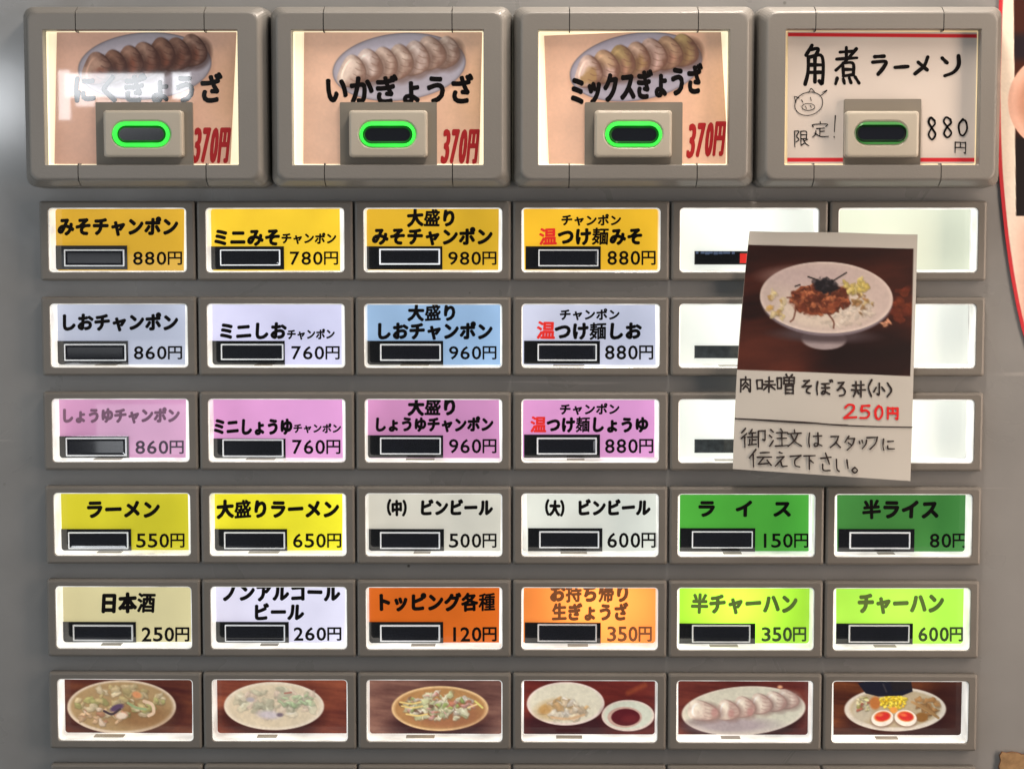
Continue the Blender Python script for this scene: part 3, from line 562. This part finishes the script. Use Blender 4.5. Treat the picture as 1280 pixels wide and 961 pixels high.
CD = -36.5                                            # cards sit this deep behind the button fronts
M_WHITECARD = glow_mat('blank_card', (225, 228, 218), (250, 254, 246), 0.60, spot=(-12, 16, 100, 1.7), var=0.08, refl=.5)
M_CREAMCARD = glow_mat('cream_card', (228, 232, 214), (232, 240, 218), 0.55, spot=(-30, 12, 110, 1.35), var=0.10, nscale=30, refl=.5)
for (r, c), q in B.items():
    cx = X0+WW/2+PC*c; cz = Z0-HH/2-PR*r; O = np.array([cx, 0, cz])
    t = thing('menu_button', O, q['label'], 'button', GRP if r < 6 else 'button housings of the lowest row')
    t.rotation_euler.y = rng.uniform(-.0022, .0022)
    put('bezel', ME_BEZ, t)
    put('light_guide', ME_LG, t)
    if r == 6: continue
    if r >= 1:
        la = put('latch', ME_LATCH, t); la.location.x = rng.uniform(-5, 5)*S; la.scale.x = rng.uniform(.7, 1.3)
    if q['card']:
        u0, v0, u1, v1 = q['card']; u0 -= 1.2; u1 += 1.4; v0 -= .8; v1 += .6
        if q['pic']:
            X, Y = grid_px(u0, v0, u1, v1, 0.9); p = Picture(X, Y); q['pic'](p); p.grain(0.09, 5*c+1)
            P = back(X, Y, CD+rng.uniform(-.3, .3))
            sk = rng.uniform(-.006, .006); P[..., 2] += (P[..., 0]-cx)*sk
            grid_mesh('picture_card', P, p.C, O, [M_PRINT], t)
            continue
        M = Mesh(O); sk = [rng.uniform(-.7, .7) for _ in range(4)]
        x = back(np.array([u0+sk[0], u0+sk[1], u1+sk[2], u1+sk[3]]), np.array([v0, v1, v1, v0]), CD); M.add(x, [[0, 1, 2, 3]], 0)
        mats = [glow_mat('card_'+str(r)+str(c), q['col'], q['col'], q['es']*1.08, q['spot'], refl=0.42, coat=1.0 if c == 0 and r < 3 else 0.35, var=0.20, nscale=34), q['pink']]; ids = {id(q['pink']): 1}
        for (s, a, b_, y0, y1, ink) in q['titles']:
            if id(ink) not in ids: ids[id(ink)] = len(mats); mats.append(ink)
            big = y1-y0 > 16
            title(M, s, a, b_, y0, y1, CD, ids[id(ink)], bold=0.060 if big else 0.048, slant=0.05, top=v0+.4 if y0 < v0+2.8 else None, seed=r*7+c)
        s, a, b_, y0, y1 = q['pr']; price(M, s, a, b_, y0, y1, CD, 1, 0.022 if r < 4 else 0.03)
        M.build('menu_card', mats, t)
        d0 = q['disp']
        M = Mesh(O); x0, x1, z0, z1 = px_rect(*d0[:4], CD+3); box(M, x0, x1, -CD-3, -CD-.2, z0, z1)
        dobj = M.build('sold_out_display', [M_BLACK], t)
        M = Mesh(O); x0, x1, z0, z1 = px_rect(*d0[4:], CD+6)
        M.rings([rrect(x0, x1, z0, z1, .6, -CD-3.1, 2), rrect(x0, x1, z0, z1, .6, -CD-5.5, 2), rrect(x0+.4, x1-.4, z0+.4, z1-.4, .6, -CD-6, 2)], 1)
        e = rng.uniform(.9, 1.5)
        M.rings([rrect(x0+.4, x1-.4, z0+.4, z1-.4, .6, -CD-6, 2), rrect(x0+.4+e, x1-.4-e, z0+.4+e, z1-.4-e, .4, -CD-5.6, 2)], 1)
        M.rings([rrect(x0+.4+e, x1-.4-e, z0+.4+e, z1-.4-e, .4, -CD-5.6, 2), rrect(x0+3+e, x1-3-e, z0+3+e, z1-3-e, .4, -CD-5.2, 2)], 0, cap_last=True)
        M.build('display_lens', [M_LENS, M_EDGE[q['edge']]], dobj)
    else:
        M = Mesh(np.zeros(3)); wx, wz = WW/2-3, HH/2-3
        box(M, -wx, wx, -CD, -CD+1.2, -wz, wz)
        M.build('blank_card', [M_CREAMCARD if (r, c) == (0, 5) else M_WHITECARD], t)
        if c == 4:
            v0, v1 = ((314, 331), (432, 448), (549, 566))[r]
            M = Mesh(O); x0, x1, z0, z1 = px_rect(868, v0, 960, v1, CD+3); box(M, x0, x1, -CD-3, -CD-.2, z0, z1, 0, bev=.8)
            for k in range(9):
                a0 = 870+k*5.6+rng.uniform(-.4, .4)
                if r == 0 and a0 < 921:
                    e = px_rect(a0, v0+.5, a0+rng.uniform(3, 5.4), v0+rng.uniform(3, 5), CD+3.6); box(M, e[0], e[1], -CD-3.6, -CD-3.1, e[2], e[3], 2)
            if r == 0:
                rx0, rx1, rz0, rz1 = px_rect(925, v0+3, 937, v1-2, CD+4); box(M, rx0, rx1, -CD-4, -CD-3.1, rz0, rz1, 1)
            M.build('sold_out_display', [M_BLACK if r == 0 else M_GREYDISP, M_RED, M_BLUESEG], t)

# ------------------------------------------------------------------ large picture buttons on top
BD, BCD = 44.0, 26.0                                  # front face and card distance in front of the small buttons
def loft_big(M, x0, x1, z0, z1, wx0, wx1, wz0, wz1):
    R = []
    for ins, y in ((0, -P_D-.5), (1.2, -BD*0.50), (2.6, -BD*0.66), (8.6, -BD*0.93), (10.2, -BD+1), (11.6, -BD+.25), (13, -BD)): R.append(rrect(x0+ins, x1-ins, z0+ins*.9, z1-ins*.9, 12, y, 6))
    R.append(rrect(wx0, wx1, wz0, wz1, 1.5, -BD, 6)); R.append(rrect(wx0+.6, wx1-.6, wz0+.6, wz1-.6, 1.5, -BD+1, 6)); R.append(rrect(wx0+.8, wx1-.8, wz0+.8, wz1-.8, 1.5, -BCD+3, 6))
    M.rings(R, 0)
def seams(me, xs, zc):
    """cut narrow grooves across the top and bottom bars where the housing is joined from three pieces"""
    bm = bmesh.new(); bm.from_mesh(me)
    for x in xs:
        for s in (-.55, .55):
            bmesh.ops.bisect_plane(bm, geom=bm.verts[:]+bm.edges[:]+bm.faces[:], plane_co=((x+s)*S, 0, 0), plane_no=(1, 0, 0))
    fs = [f for f in bm.faces if any(abs(f.calc_center_median().x/S-x) < .5 for x in xs)]
    r = bmesh.ops.extrude_face_region(bm, geom=fs)
    for v in [g for g in r['geom'] if isinstance(g, bmesh.types.BMVert)]:
        v.co.y += 2.2*S; v.co.z += (-1 if v.co.z > 0 else 1)*2.2*S
    for f in [g for g in r['geom'] if isinstance(g, bmesh.types.BMFace)]: f.material_index = 1
    bmesh.ops.delete(bm, geom=fs, context='FACES_ONLY')
    bm.to_mesh(me); bm.free()

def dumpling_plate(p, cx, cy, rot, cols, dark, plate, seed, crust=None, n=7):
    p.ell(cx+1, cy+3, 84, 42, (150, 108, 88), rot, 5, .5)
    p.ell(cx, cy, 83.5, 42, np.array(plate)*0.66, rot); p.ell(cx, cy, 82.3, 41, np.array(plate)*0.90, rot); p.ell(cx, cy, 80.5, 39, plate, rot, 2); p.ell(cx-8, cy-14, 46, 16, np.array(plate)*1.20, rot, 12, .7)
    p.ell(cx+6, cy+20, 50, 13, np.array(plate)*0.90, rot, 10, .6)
    r = random.Random(seed)
    for i in range(n):
        t = i/(n-1); k = 1-t
        x = cx+60-t*118; y = cy-6+(t-.5)*24+r.uniform(-2, 2)
        p.gyoza(x, y, 17+r.uniform(-1, 2), 23-5*abs(t-.5), 20+r.uniform(-5, 5), cols[i % len(cols)], dark, None if crust is None else crust[i % len(crust)], seed+i)
def big_print(X, Y, k):
    p = Picture(X, Y)
    if k == 3:
        p.fill((194, 184, 175))
        n = vnoise(X, Y, 60, 40, 3, 2); p.C *= (0.96+0.08*n)[..., None]
        p.line([(980, 43.5), (1232, 45.5)], 4.6, (190, 38, 45), 1); p.line([(980, 200), (1232, 200)], 5, (190, 38, 45), 1)
        return p
    p.fill(((200, 160, 140), (208, 170, 146), (208, 168, 143))[k]); n = vnoise(X, Y, 70, 50, k+3, 3); p.C *= (0.93+0.14*n)[..., None]
    n2 = np.clip((X-X.min())/(X.max()-X.min())-.72, 0, 1)*2; p.mix(n2*.55*np.clip((1.2-abs(Y-120)/90), 0, 1), (206, 152, 90))
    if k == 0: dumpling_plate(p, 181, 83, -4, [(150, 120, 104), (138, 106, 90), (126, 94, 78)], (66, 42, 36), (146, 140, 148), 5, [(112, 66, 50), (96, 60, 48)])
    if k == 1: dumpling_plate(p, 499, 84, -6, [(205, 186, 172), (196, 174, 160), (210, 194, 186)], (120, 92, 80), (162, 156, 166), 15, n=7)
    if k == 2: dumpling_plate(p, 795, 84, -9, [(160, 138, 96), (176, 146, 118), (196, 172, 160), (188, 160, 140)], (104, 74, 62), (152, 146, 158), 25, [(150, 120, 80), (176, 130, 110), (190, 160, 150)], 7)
    p.grain(0.035, 60+k); return p
BIG = [  # outer, window, card quad (tl, tr, br, bl), mount, block, ring, lens, seams (top), label
 ((36, 10, 340, 235), (54, 37, 298, 207), [(71, 38), (296, 36), (288, 207), (68, 207)], (120, 128, 241, 207), (129, 138, 228, 197), (139, 151, 214, 185), (146, 157, 208, 179), (94, 255),
  'large lit picture button of browned dumplings reading にくぎょうざ 370円'),
 ((341, 10, 640, 235), (364, 37, 605, 207), [(380, 38), (603, 37), (599, 207), (379, 206)], (425, 128, 546, 207), (436, 138, 534, 197), (448, 151, 521, 185), (453, 157, 516, 180), (404, 565),
  'large lit picture button of pale dumplings reading いかぎょうざ 370円'),
 ((641, 10, 941, 235), (672, 37, 912, 207), [(680, 45), (901, 36), (911, 207), (686, 207)], (731, 128, 853, 207), (743, 138, 840, 197), (755, 151, 829, 185), (761, 157, 824, 180), (712, 873),
  'large lit picture button of mixed dumplings reading ミックスぎょうざ 370円'),
 ((942, 10, 1246, 235), (981, 36, 1226, 207), [(985, 39), (1226, 41), (1222, 205), (984, 205)], (1055, 124, 1151, 207), (1057, 139, 1149, 197), (1068, 151, 1135, 182), (1069, 156, 1134, 178), (1020, 1180),
  'large handwritten white button reading 角煮ラーメン 880円 with red lines and pig doodle')]
for k, (out, win, quad, mnt, blk, ring, lens, sm, label) in enumerate(BIG):
    bx = px_rect(*out, 0); wx = px_rect(*win, BD)
    cz = 0.5*(wx[2]+wx[3]); O = np.array([0.5*(bx[0]+bx[1]), 0, cz])
    t = thing('picture_button', O, label, 'button', 'large picture buttons along the top')
    M = Mesh(O); loft_big(M, *bx, *wx)
    ob = M.build('bezel', [M_BIG, M_GAP], t, smooth=False)
    seams(ob.data, [float(back(s, 24, BD)[0]-O[0]) for s in sm], cz)
    # light box behind the card
    M = Mesh(O); x0, x1, z0, z1 = wx
    M.rings([rrect(x0+1, x1-1, z0+1, z1-1, 1.5, -BCD-1.5, 6), rrect(x0+3, x1-3, z0+2.6, z1-2.6, 1.5, -BCD+1.0, 6)], 0, cap_last=True)
    M.build('light_box', [M_CREAM_DIM if k == 3 else M_CREAM], t)
    # the printed card, a quad with bilinear grid
    q = np.array(quad, float); nx, ny = 250, 185
    s, tt = np.meshgrid(np.linspace(0, 1, nx), np.linspace(0, 1, ny)); s = s[..., None]; tt = tt[..., None]
    G = (q[0]*(1-s)+q[1]*s)*(1-tt)+(q[3]*(1-s)+q[2]*s)*tt
    p = big_print(G[..., 0], G[..., 1], k); P = back(G[..., 0], G[..., 1], BCD)
    L = Mesh(O); mats = [M_WHITEPRINT if k == 3 else M_BIGPRINT, M_INK if k else M_INKCOAT, M_DKRED]
    if k == 0: title(L, 'にくぎょうざ', 92, 277, 95, 129, BCD, 1, 0.045); price(L, '370円', 241, 287, 161, 203, BCD, 2, 0.034, .10)
    if k == 1: title(L, 'いかぎょうざ', 407, 590, 96, 130, BCD, 1, 0.045); price(L, '370円', 552, 598, 163, 204, BCD, 2, 0.034, .10)
    if k == 2: title(L, 'ミックスぎょうざ', 713, 877, 90, 125, BCD, 1, 0.048, rise=-14); price(L, '370円', 859, 906, 156, 197, BCD, 2, 0.034, .10, 4)
    if k == 3:
        pen = Pen(L, lambda u, v, l: back(u, v, BCD+l))
        for ch, a in (('角', (1005, 57, 1032, 106)), ('煮', (1042, 59, 1075, 106)), ('ラ', (1090, 69, 1109, 94)), ('ー', (1118, 78, 1136, 90)), ('メ', (1143, 72, 1163, 93)), ('ン', (1176, 70, 1201, 96))):
            pen.char(ch, a[0], a[1], a[2], a[3], 5.0 if ch != '煮' else 4.3, 1, .1)
        for ch, a in (('限', (992, 163, 1011, 184)), ('定', (1014, 152, 1036, 172)), ('!', (1039, 145, 1048, 173)), ('円', (1193, 177, 1208, 192))): pen.char(ch, *a, 1.5, 1)
        for ch, a in (('8', (1158, 147, 1172, 175)), ('8', (1177, 146, 1192, 173)), ('0', (1196, 149, 1211, 170))): pen.char(ch, *a, 2.7, 1, .1)
        a = np.linspace(0, 2*math.pi*1.02, 16); pen.line(np.stack([1011+17.5*np.cos(a), 130+14.5*np.sin(a)-2*np.cos(a)], 1), 1.0, 1, .1)
        a = a+.6; pen.line(np.stack([1010.5+8*np.cos(a), 134+4.4*np.sin(a)], 1), .9, 1, .1)
        for z in (((1007, 133), (1008, 136)), ((1013, 132), (1014, 135)), ((1002, 125), (1003.5, 128)), ((1013, 122), (1014, 126)), ((995, 128), (993, 121), (999, 123)), ((1011, 116), (1014, 111), (1018, 115)), ((1026, 120), (1034, 113), (1028, 116))): pen.line(z, 1.1, 1, .2)
    grid_mesh('picture_card', P, p.C, O, mats, t, L)
    # push button
    M = Mesh(O); a = px_rect(*mnt, BCD+6); box(M, a[0], a[1], -BCD-6, -BCD-.3, a[2], a[3], 0, r=1.5)
    M.build('button_mount', [M_MOUNT], t)
    M = Mesh(O); a = px_rect(*blk, BCD+20)
    M.rings([rrect(a[0], a[1], a[2], a[3], 4, -BCD-6.1), rrect(a[0], a[1], a[2], a[3], 4, -BCD-17), rrect(a[0]+1, a[1]-1, a[2]+1, a[3]-1, 4, -BCD-19.2), rrect(a[0]+3, a[1]-3, a[2]+3, a[3]-3, 4, -BCD-20)], 0, cap_first=True)
    rr = px_rect(ring[0]+1.4, ring[1]+1.3, ring[2]-1.4, ring[3]-1.3, BCD+20); R0 = (rr[3]-rr[2])/2
    M.rings([rrect(a[0]+3, a[1]-3, a[2]+3, a[3]-3, 4, -BCD-20), rrect(rr[0]-2.5, rr[1]+2.5, rr[2]-2.5, rr[3]+2.5, R0+2.5, -BCD-20.3), rrect(rr[0], rr[1], rr[2], rr[3], R0, -BCD-19), rrect(rr[0], rr[1], rr[2], rr[3], R0, -BCD-12)], 0, cap_last=True)
    pb = M.build('push_button', [M_BLOCK], t)
    M = Mesh(O); ll = px_rect(*lens, BCD+18); R1 = (ll[3]-ll[2])/2
    M.rings([rrect(rr[0]+.2, rr[1]-.2, rr[2]+.2, rr[3]-.2, R0, -BCD-20.6), rrect(ll[0], ll[1], ll[2], ll[3], R1, -BCD-21.4), rrect(ll[0]+.2, ll[1]-.2, ll[2]+.2, ll[3]-.2, R1, -BCD-13)], 0)
    M.build('light_ring', [M_GREEN[1 if k == 3 else 0]], pb)
    M = Mesh(O); M.rings([rrect(ll[0]+.3, ll[1]-.3, ll[2]+.3, ll[3]-.3, R1, -BCD-14), rrect(ll[0]+.3, ll[1]-.3, ll[2]+.3, ll[3]-.3, R1, -BCD-17), rrect(ll[0]+3, ll[1]-3, ll[2]+3, ll[3]-3, R1-3, -BCD-19)], 0, cap_last=True)
    M.build('lens', [M_LENS], pb)

# ------------------------------------------------------------------ paper notice taped over the blank buttons
def notice():
    nx, ny = 200, 290
    s, t = np.meshgrid(np.linspace(0, 1, nx), np.linspace(0, 1, ny))
    Lx = 937-21*t-3.5*np.sin(math.pi*t); Rx = 1147-9*t; Ty = 289+4*s+1.5*np.sin(s*9)*.3; By = 586+15*s
    U = Lx*(1-s)+Rx*s; V = Ty*(1-t)+By*t
    def depth(u, v): return 5+26*((np.asarray(v)-290)/305)**1.3*1.0 + 3*np.sin((np.asarray(u)-920)/220*math.pi)
    D = depth(U, np.maximum(V, 290.01)); P = back(U, V, D)
    p = Picture(U, V); p.fill((184, 181, 174)); n = vnoise(U, V, 90, 60, 8, 2); p.C *= (0.965+0.07*n)[..., None]
    Q = Picture(U, V); Q.wood((24, 7, 6), (84, 36, 24), 71, 80, 16, -.15)
    Q.ell(950, 450, 60, 40, (96, 48, 36), 0, 30, .5); Q.ell(1090, 445, 70, 40, (22, 8, 10), 0, 26, .8); Q.ell(1030, 312, 130, 16, (34, 12, 10), 0, 14, .8)
    Q.bits(1128, 380, 14, 22, 14, [(120, 52, 28), (90, 36, 22)], 72, 3, 7, 1.4, .5); Q.bits(1107, 403, 5, 4, 6, [(196, 140, 110), (150, 90, 60)], 73, 1.5, 2.5)
    Q.ell(1030, 424, 28, 13, (150, 138, 140), 2, 2); Q.ell(1030, 419, 60, 9, (70, 58, 62), 2, 6, .9)
    Q.ell(1033, 376, 82, 44, (118, 108, 116), 2, 2); Q.ell(1033, 372, 83, 44.5, (206, 192, 184), 2); Q.ell(1033, 371.5, 80.5, 42, (186, 170, 164), 2, 3); Q.ell(1010, 345, 52, 12, (176, 158, 158), 0, 10, .6)
    Q.ell(1030, 385, 58, 25, (204, 192, 178), 0, 9, .8); Q.bits(1048, 387, 46, 20, 70, [(208, 196, 182), (200, 186, 172), (214, 204, 192)], 74, 1.5, 3.0, 1.8, .45)
    Q.bits(972, 382, 12, 18, 14, [(214, 196, 130), (206, 190, 150), (190, 150, 70)], 75, 2, 5, 1.4, .5); Q.bits(1068, 357, 16, 10, 22, [(196, 176, 96), (206, 190, 120)], 76, 2, 4, 1.5, .7)
    Q.bits(1078, 378, 12, 15, 16, [(150, 112, 70), (130, 96, 60), (190, 170, 120)], 77, 1.2, 2.5, 1.8, .7)
    Q.warp = 1.8; Q.ell(1025, 374, 36, 18, (112, 54, 36), -6, 4, .9); Q.warp = 0.0; Q.bits(1025, 374, 36, 19, 170, [(128, 66, 42), (142, 78, 50), (104, 50, 34), (86, 40, 28), (164, 98, 66)], 78, 1.4, 3.4, 1.5, .85); Q.line([(1000, 386), (1012, 392), (1030, 388), (1048, 380)], 5, (118, 58, 38), 4, .6)
    for z in (((1035, 392), (1042, 402), (1042, 410)), ((995, 385), (992, 398), (988, 402)), ((1000, 372), (984, 372))): Q.line(z, 2, (86, 40, 26), 1.4, .8)
    Q.warp = 1.6; Q.ell(1031, 357, 15, 9, (26, 22, 28), 12, 3); Q.ell(1040, 361, 8, 6, (30, 24, 28), -30, 3); Q.warp = 0.0; Q.bits(1032, 355, 14, 8, 14, [(30, 28, 34), (54, 50, 54), (24, 20, 24)], 79, 1, 2.2, 2.4, .8)
    for z in (((1040, 352), (1058, 341)), ((1022, 350), (1010, 346)), ((1038, 362), (1050, 360)), ((1000, 356), (994, 358))): Q.line(z, 1.8, (26, 22, 24), 1)
    Q.grain(.06, 80)
    # the photograph print covers this quad of the sheet
    pq = np.array([(934, 306), (1142, 311), (1138, 470), (921, 462)], float); ins = np.full(U.shape, 1e9)
    for i in range(4):
        a, b = pq[i], pq[(i+1) % 4]; e = (b-a)/np.linalg.norm(b-a); off = 0
        ins = np.minimum(ins, (U-a[0])*(-e[1])+(V-a[1])*e[0]-off)
    a = np.clip(ins/.9+.5, 0, 1)[..., None]; p.C = p.C*(1-a)+Q.C*a
    O = P[0, nx//2].copy(); O[1] += 0.0
    f = lambda u, v, l: back(u, v, depth(u, np.maximum(v, 290.01))+l)
    L = Mesh(O); pen = Pen(L, f)
    for ch, a in (('肉', (924, 471, 940, 490)), ('味', (945, 471, 969, 490)), ('噌', (971, 468, 994, 492)), ('そ', (1002, 475, 1015, 492)), ('ぼ', (1020, 476, 1039, 494)), ('ろ', (1045, 477, 1058, 495)), ('丼', (1064, 476, 1082, 496)),
                  ('(', (1084, 475, 1091, 495)), ('小', (1091, 479, 1107, 494)), (')', (1108, 479, 1116, 496))): pen.char(ch, *a, 2.5, 1, .15)
    for ch, a in (('2', (1054, 505, 1071, 523)), ('5', (1073, 506, 1089, 523)), ('0', (1092, 507, 1105, 524)), ('円', (1109, 509, 1123, 524))): pen.char(ch, *a, 3.0, 2, .1)
    pen.line([(919, 523), (950, 524.5), (985, 526.5), (1010, 528), (1045, 531), (1090, 533), (1140, 534)], 1.7, 1, .1); pen.line([(921, 523.5), (975, 527), (1000, 528.5), (1060, 531)], 1.0, 1, .1)
    for ch, a in (('御', (925, 535, 957, 559)), ('注', (961, 536, 985, 559)), ('文', (984, 537, 1002, 558)), ('は', (1010, 540, 1028, 559)), ('ス', (1037, 544, 1051, 560)), ('タ', (1055, 545, 1070, 563)), ('ッ', (1073, 548, 1084, 561)), ('フ', (1083, 545, 1098, 562)), ('に', (1103, 548, 1119, 563))): pen.char(ch, *a, 2.1, 1, .15)
    for ch, a in (('伝', (936, 562, 965, 583)), ('え', (968, 565, 984, 584)), ('て', (987, 568, 1002, 584)), ('下', (1004, 568, 1020, 586)), ('さ', (1024, 566, 1041, 589)), ('い', (1044, 572, 1061, 591)), ('。', (1063, 582, 1074, 592))): pen.char(ch, *a, 2.2, 1, .15)
    # thickness: the back of the sheet and its cut edge
    bk = P+np.array([0, 1.2, 0]); per = [(0, i) for i in range(0, nx, 4)]+[(0, nx-1)]+[(j, nx-1) for j in range(4, ny, 4)]+[(ny-1, i) for i in range(nx-1, 0, -4)]+[(j, 0) for j in range(ny-1, 0, -4)]
    fr = np.array([P[j, i] for j, i in per]); br = np.array([bk[j, i] for j, i in per]); n = len(per)
    L.add(np.concatenate([fr, br]), [[i, (i+1) % n, n+(i+1) % n, n+i] for i in range(n)], 3)
    bs = bk[::10, ::10]; h, w_ = bs.shape[:2]; idx = np.arange(h*w_).reshape(h, w_)
    L.add(bs, np.stack([idx[:-1, :-1], idx[:-1, 1:], idx[1:, 1:], idx[1:, :-1]], -1).reshape(-1, 4).tolist(), 3)
    mp = bpy.data.materials.new('notice_paper'); mp.use_nodes = True; nt = mp.node_tree; b = nt.nodes['Principled BSDF']
    at = nt.nodes.new('ShaderNodeAttribute'); at.attribute_name = 'print'; nt.links.new(at.outputs['Color'], b.inputs['Base Color'])
    b.inputs['Roughness'].default_value = 0.5; b.inputs['Specular IOR Level'].default_value = 0.3; b.inputs['Coat Weight'].default_value = 0.12; b.inputs['Coat Roughness'].default_value = 0.10
    pen_black = mat('black_pen', (38, 28, 26), 0.5); pen_red = mat('red_pen', (206, 22, 24), 0.5); edge = mat('paper_edge', (205, 198, 186), 0.7)
    o = grid_mesh('paper_notice', P, p.C, O, [mp, pen_black, pen_red, edge], None, L)
    tag(o, 'curled paper notice with rice bowl photo and handwritten 250円, over blank buttons', 'notice')
notice()

# ------------------------------------------------------------------ round-edged poster at the right, torn tape below it
def poster():
    ys = np.array([-60, -20, 0, 60, 115, 170, 215, 260, 300, 345, 380, 400, 420, 445, 470.]); xs = np.array([1253, 1250.5, 1249, 1247, 1245.6, 1246.6, 1248.6, 1252.6, 1257, 1263.5, 1270, 1274.5, 1279.5, 1288, 1302.])
    nx, ny = 90, 480; V1 = np.linspace(-60, 470, ny); L0 = np.interp(V1, ys, xs); L0 = np.convolve(np.pad(L0, 12, 'edge'), np.ones(25)/25, 'valid')
    s = np.linspace(0, 1, nx)[None, :]; U = L0[:, None]*(1-s)+1345*s; V = np.repeat(V1[:, None], nx, 1)
    p = Picture(U, V); p.fill((238, 226, 210)); p.mix(np.clip((U-1262)/20, 0, 1)*np.clip((V-240)/60, 0, 1), (222, 178, 160))
    a = np.clip((U-1267-0.012*V)/1.2+.5, 0, 1)*np.clip((270-V)/1.5+.5, 0, 1); p.mix(a, (62, 26, 16))
    a2 = a*np.clip((V-165)/10, 0, 1); p.mix(a2, (22, 14, 14)); p.mix(a*np.clip((V-38)/10, 0, 1)*np.clip((80-V)/10, 0, 1), (30, 20, 28))
    q = np.clip(p.sd(1318, 128, 58, 60)/1.2+.5, 0, 1); p.mix(q, (226, 180, 160)); p.ell(1318, 128, 46, 46, (176, 126, 104), 0, 12, .8)
    p.mix(np.clip((4.6-(U-L0[:, None]))/.9+.5, 0, 1), (196, 52, 60)); p.grain(.05, 91)
    P = back(U, V, np.full(U.shape, -P_D*-1+3.0)); O = P[ny//2, nx//2].copy()
    L = Mesh(O); e = P[::6, 0]; n = len(e); bk = e+np.array([0, 1.8, 0]); L.add(np.concatenate([e, bk]), [[i, n+i, n+i+1, i+1] for i in range(n-1)], 1)
    mp = bpy.data.materials.new('poster_print'); mp.use_nodes = True; nt = mp.node_tree; b = nt.nodes['Principled BSDF']
    at = nt.nodes.new('ShaderNodeAttribute'); at.attribute_name = 'print'; nt.links.new(at.outputs['Color'], b.inputs['Base Color']); b.inputs['Roughness'].default_value = 0.35
    o = grid_mesh('round_poster', P, p.C, O, [mp, mat('poster_edge', (196, 60, 62), 0.5)], None, L)
    tag(o, 'cream poster with curved red border stuck on the right edge of the machine', 'poster')
poster()
def tape():
    r = random.Random(4); out = []
    for u, v in ((1249, 944), (1252, 939), (1258, 940), (1264, 938), (1271, 940), (1278, 942), (1290, 941), (1300, 950), (1298, 985), (1275, 990), (1252, 985), (1250, 970), (1247, 958), (1250, 950)):
        out.append((u+r.uniform(-.8, .8), v+r.uniform(-.8, .8)))
    out = np.array(out); c = out.mean(0); d = P_D+5
    fr = back(out[:, 0], out[:, 1], d); inn = back(*(c+(out-c)*.93).T, d+.7); bk = back(out[:, 0], out[:, 1], d-3.0)
    O = back(c[0], c[1], d); n = len(out); M = Mesh(O)
    M.rings([bk, fr], 1); M.rings([fr, inn], 1); M.add(inn, [list(range(n))], 0)
    o = M.build('tape_scrap', [mat('old_tape', (150, 120, 84), 0.5, noise=.35, nscale=350), mat('tape_dirt', (96, 62, 36), 0.7, noise=.4, nscale=500)])
    tag(o, 'torn brown scrap of old tape at the lower right corner of the machine', 'tape')
tape()
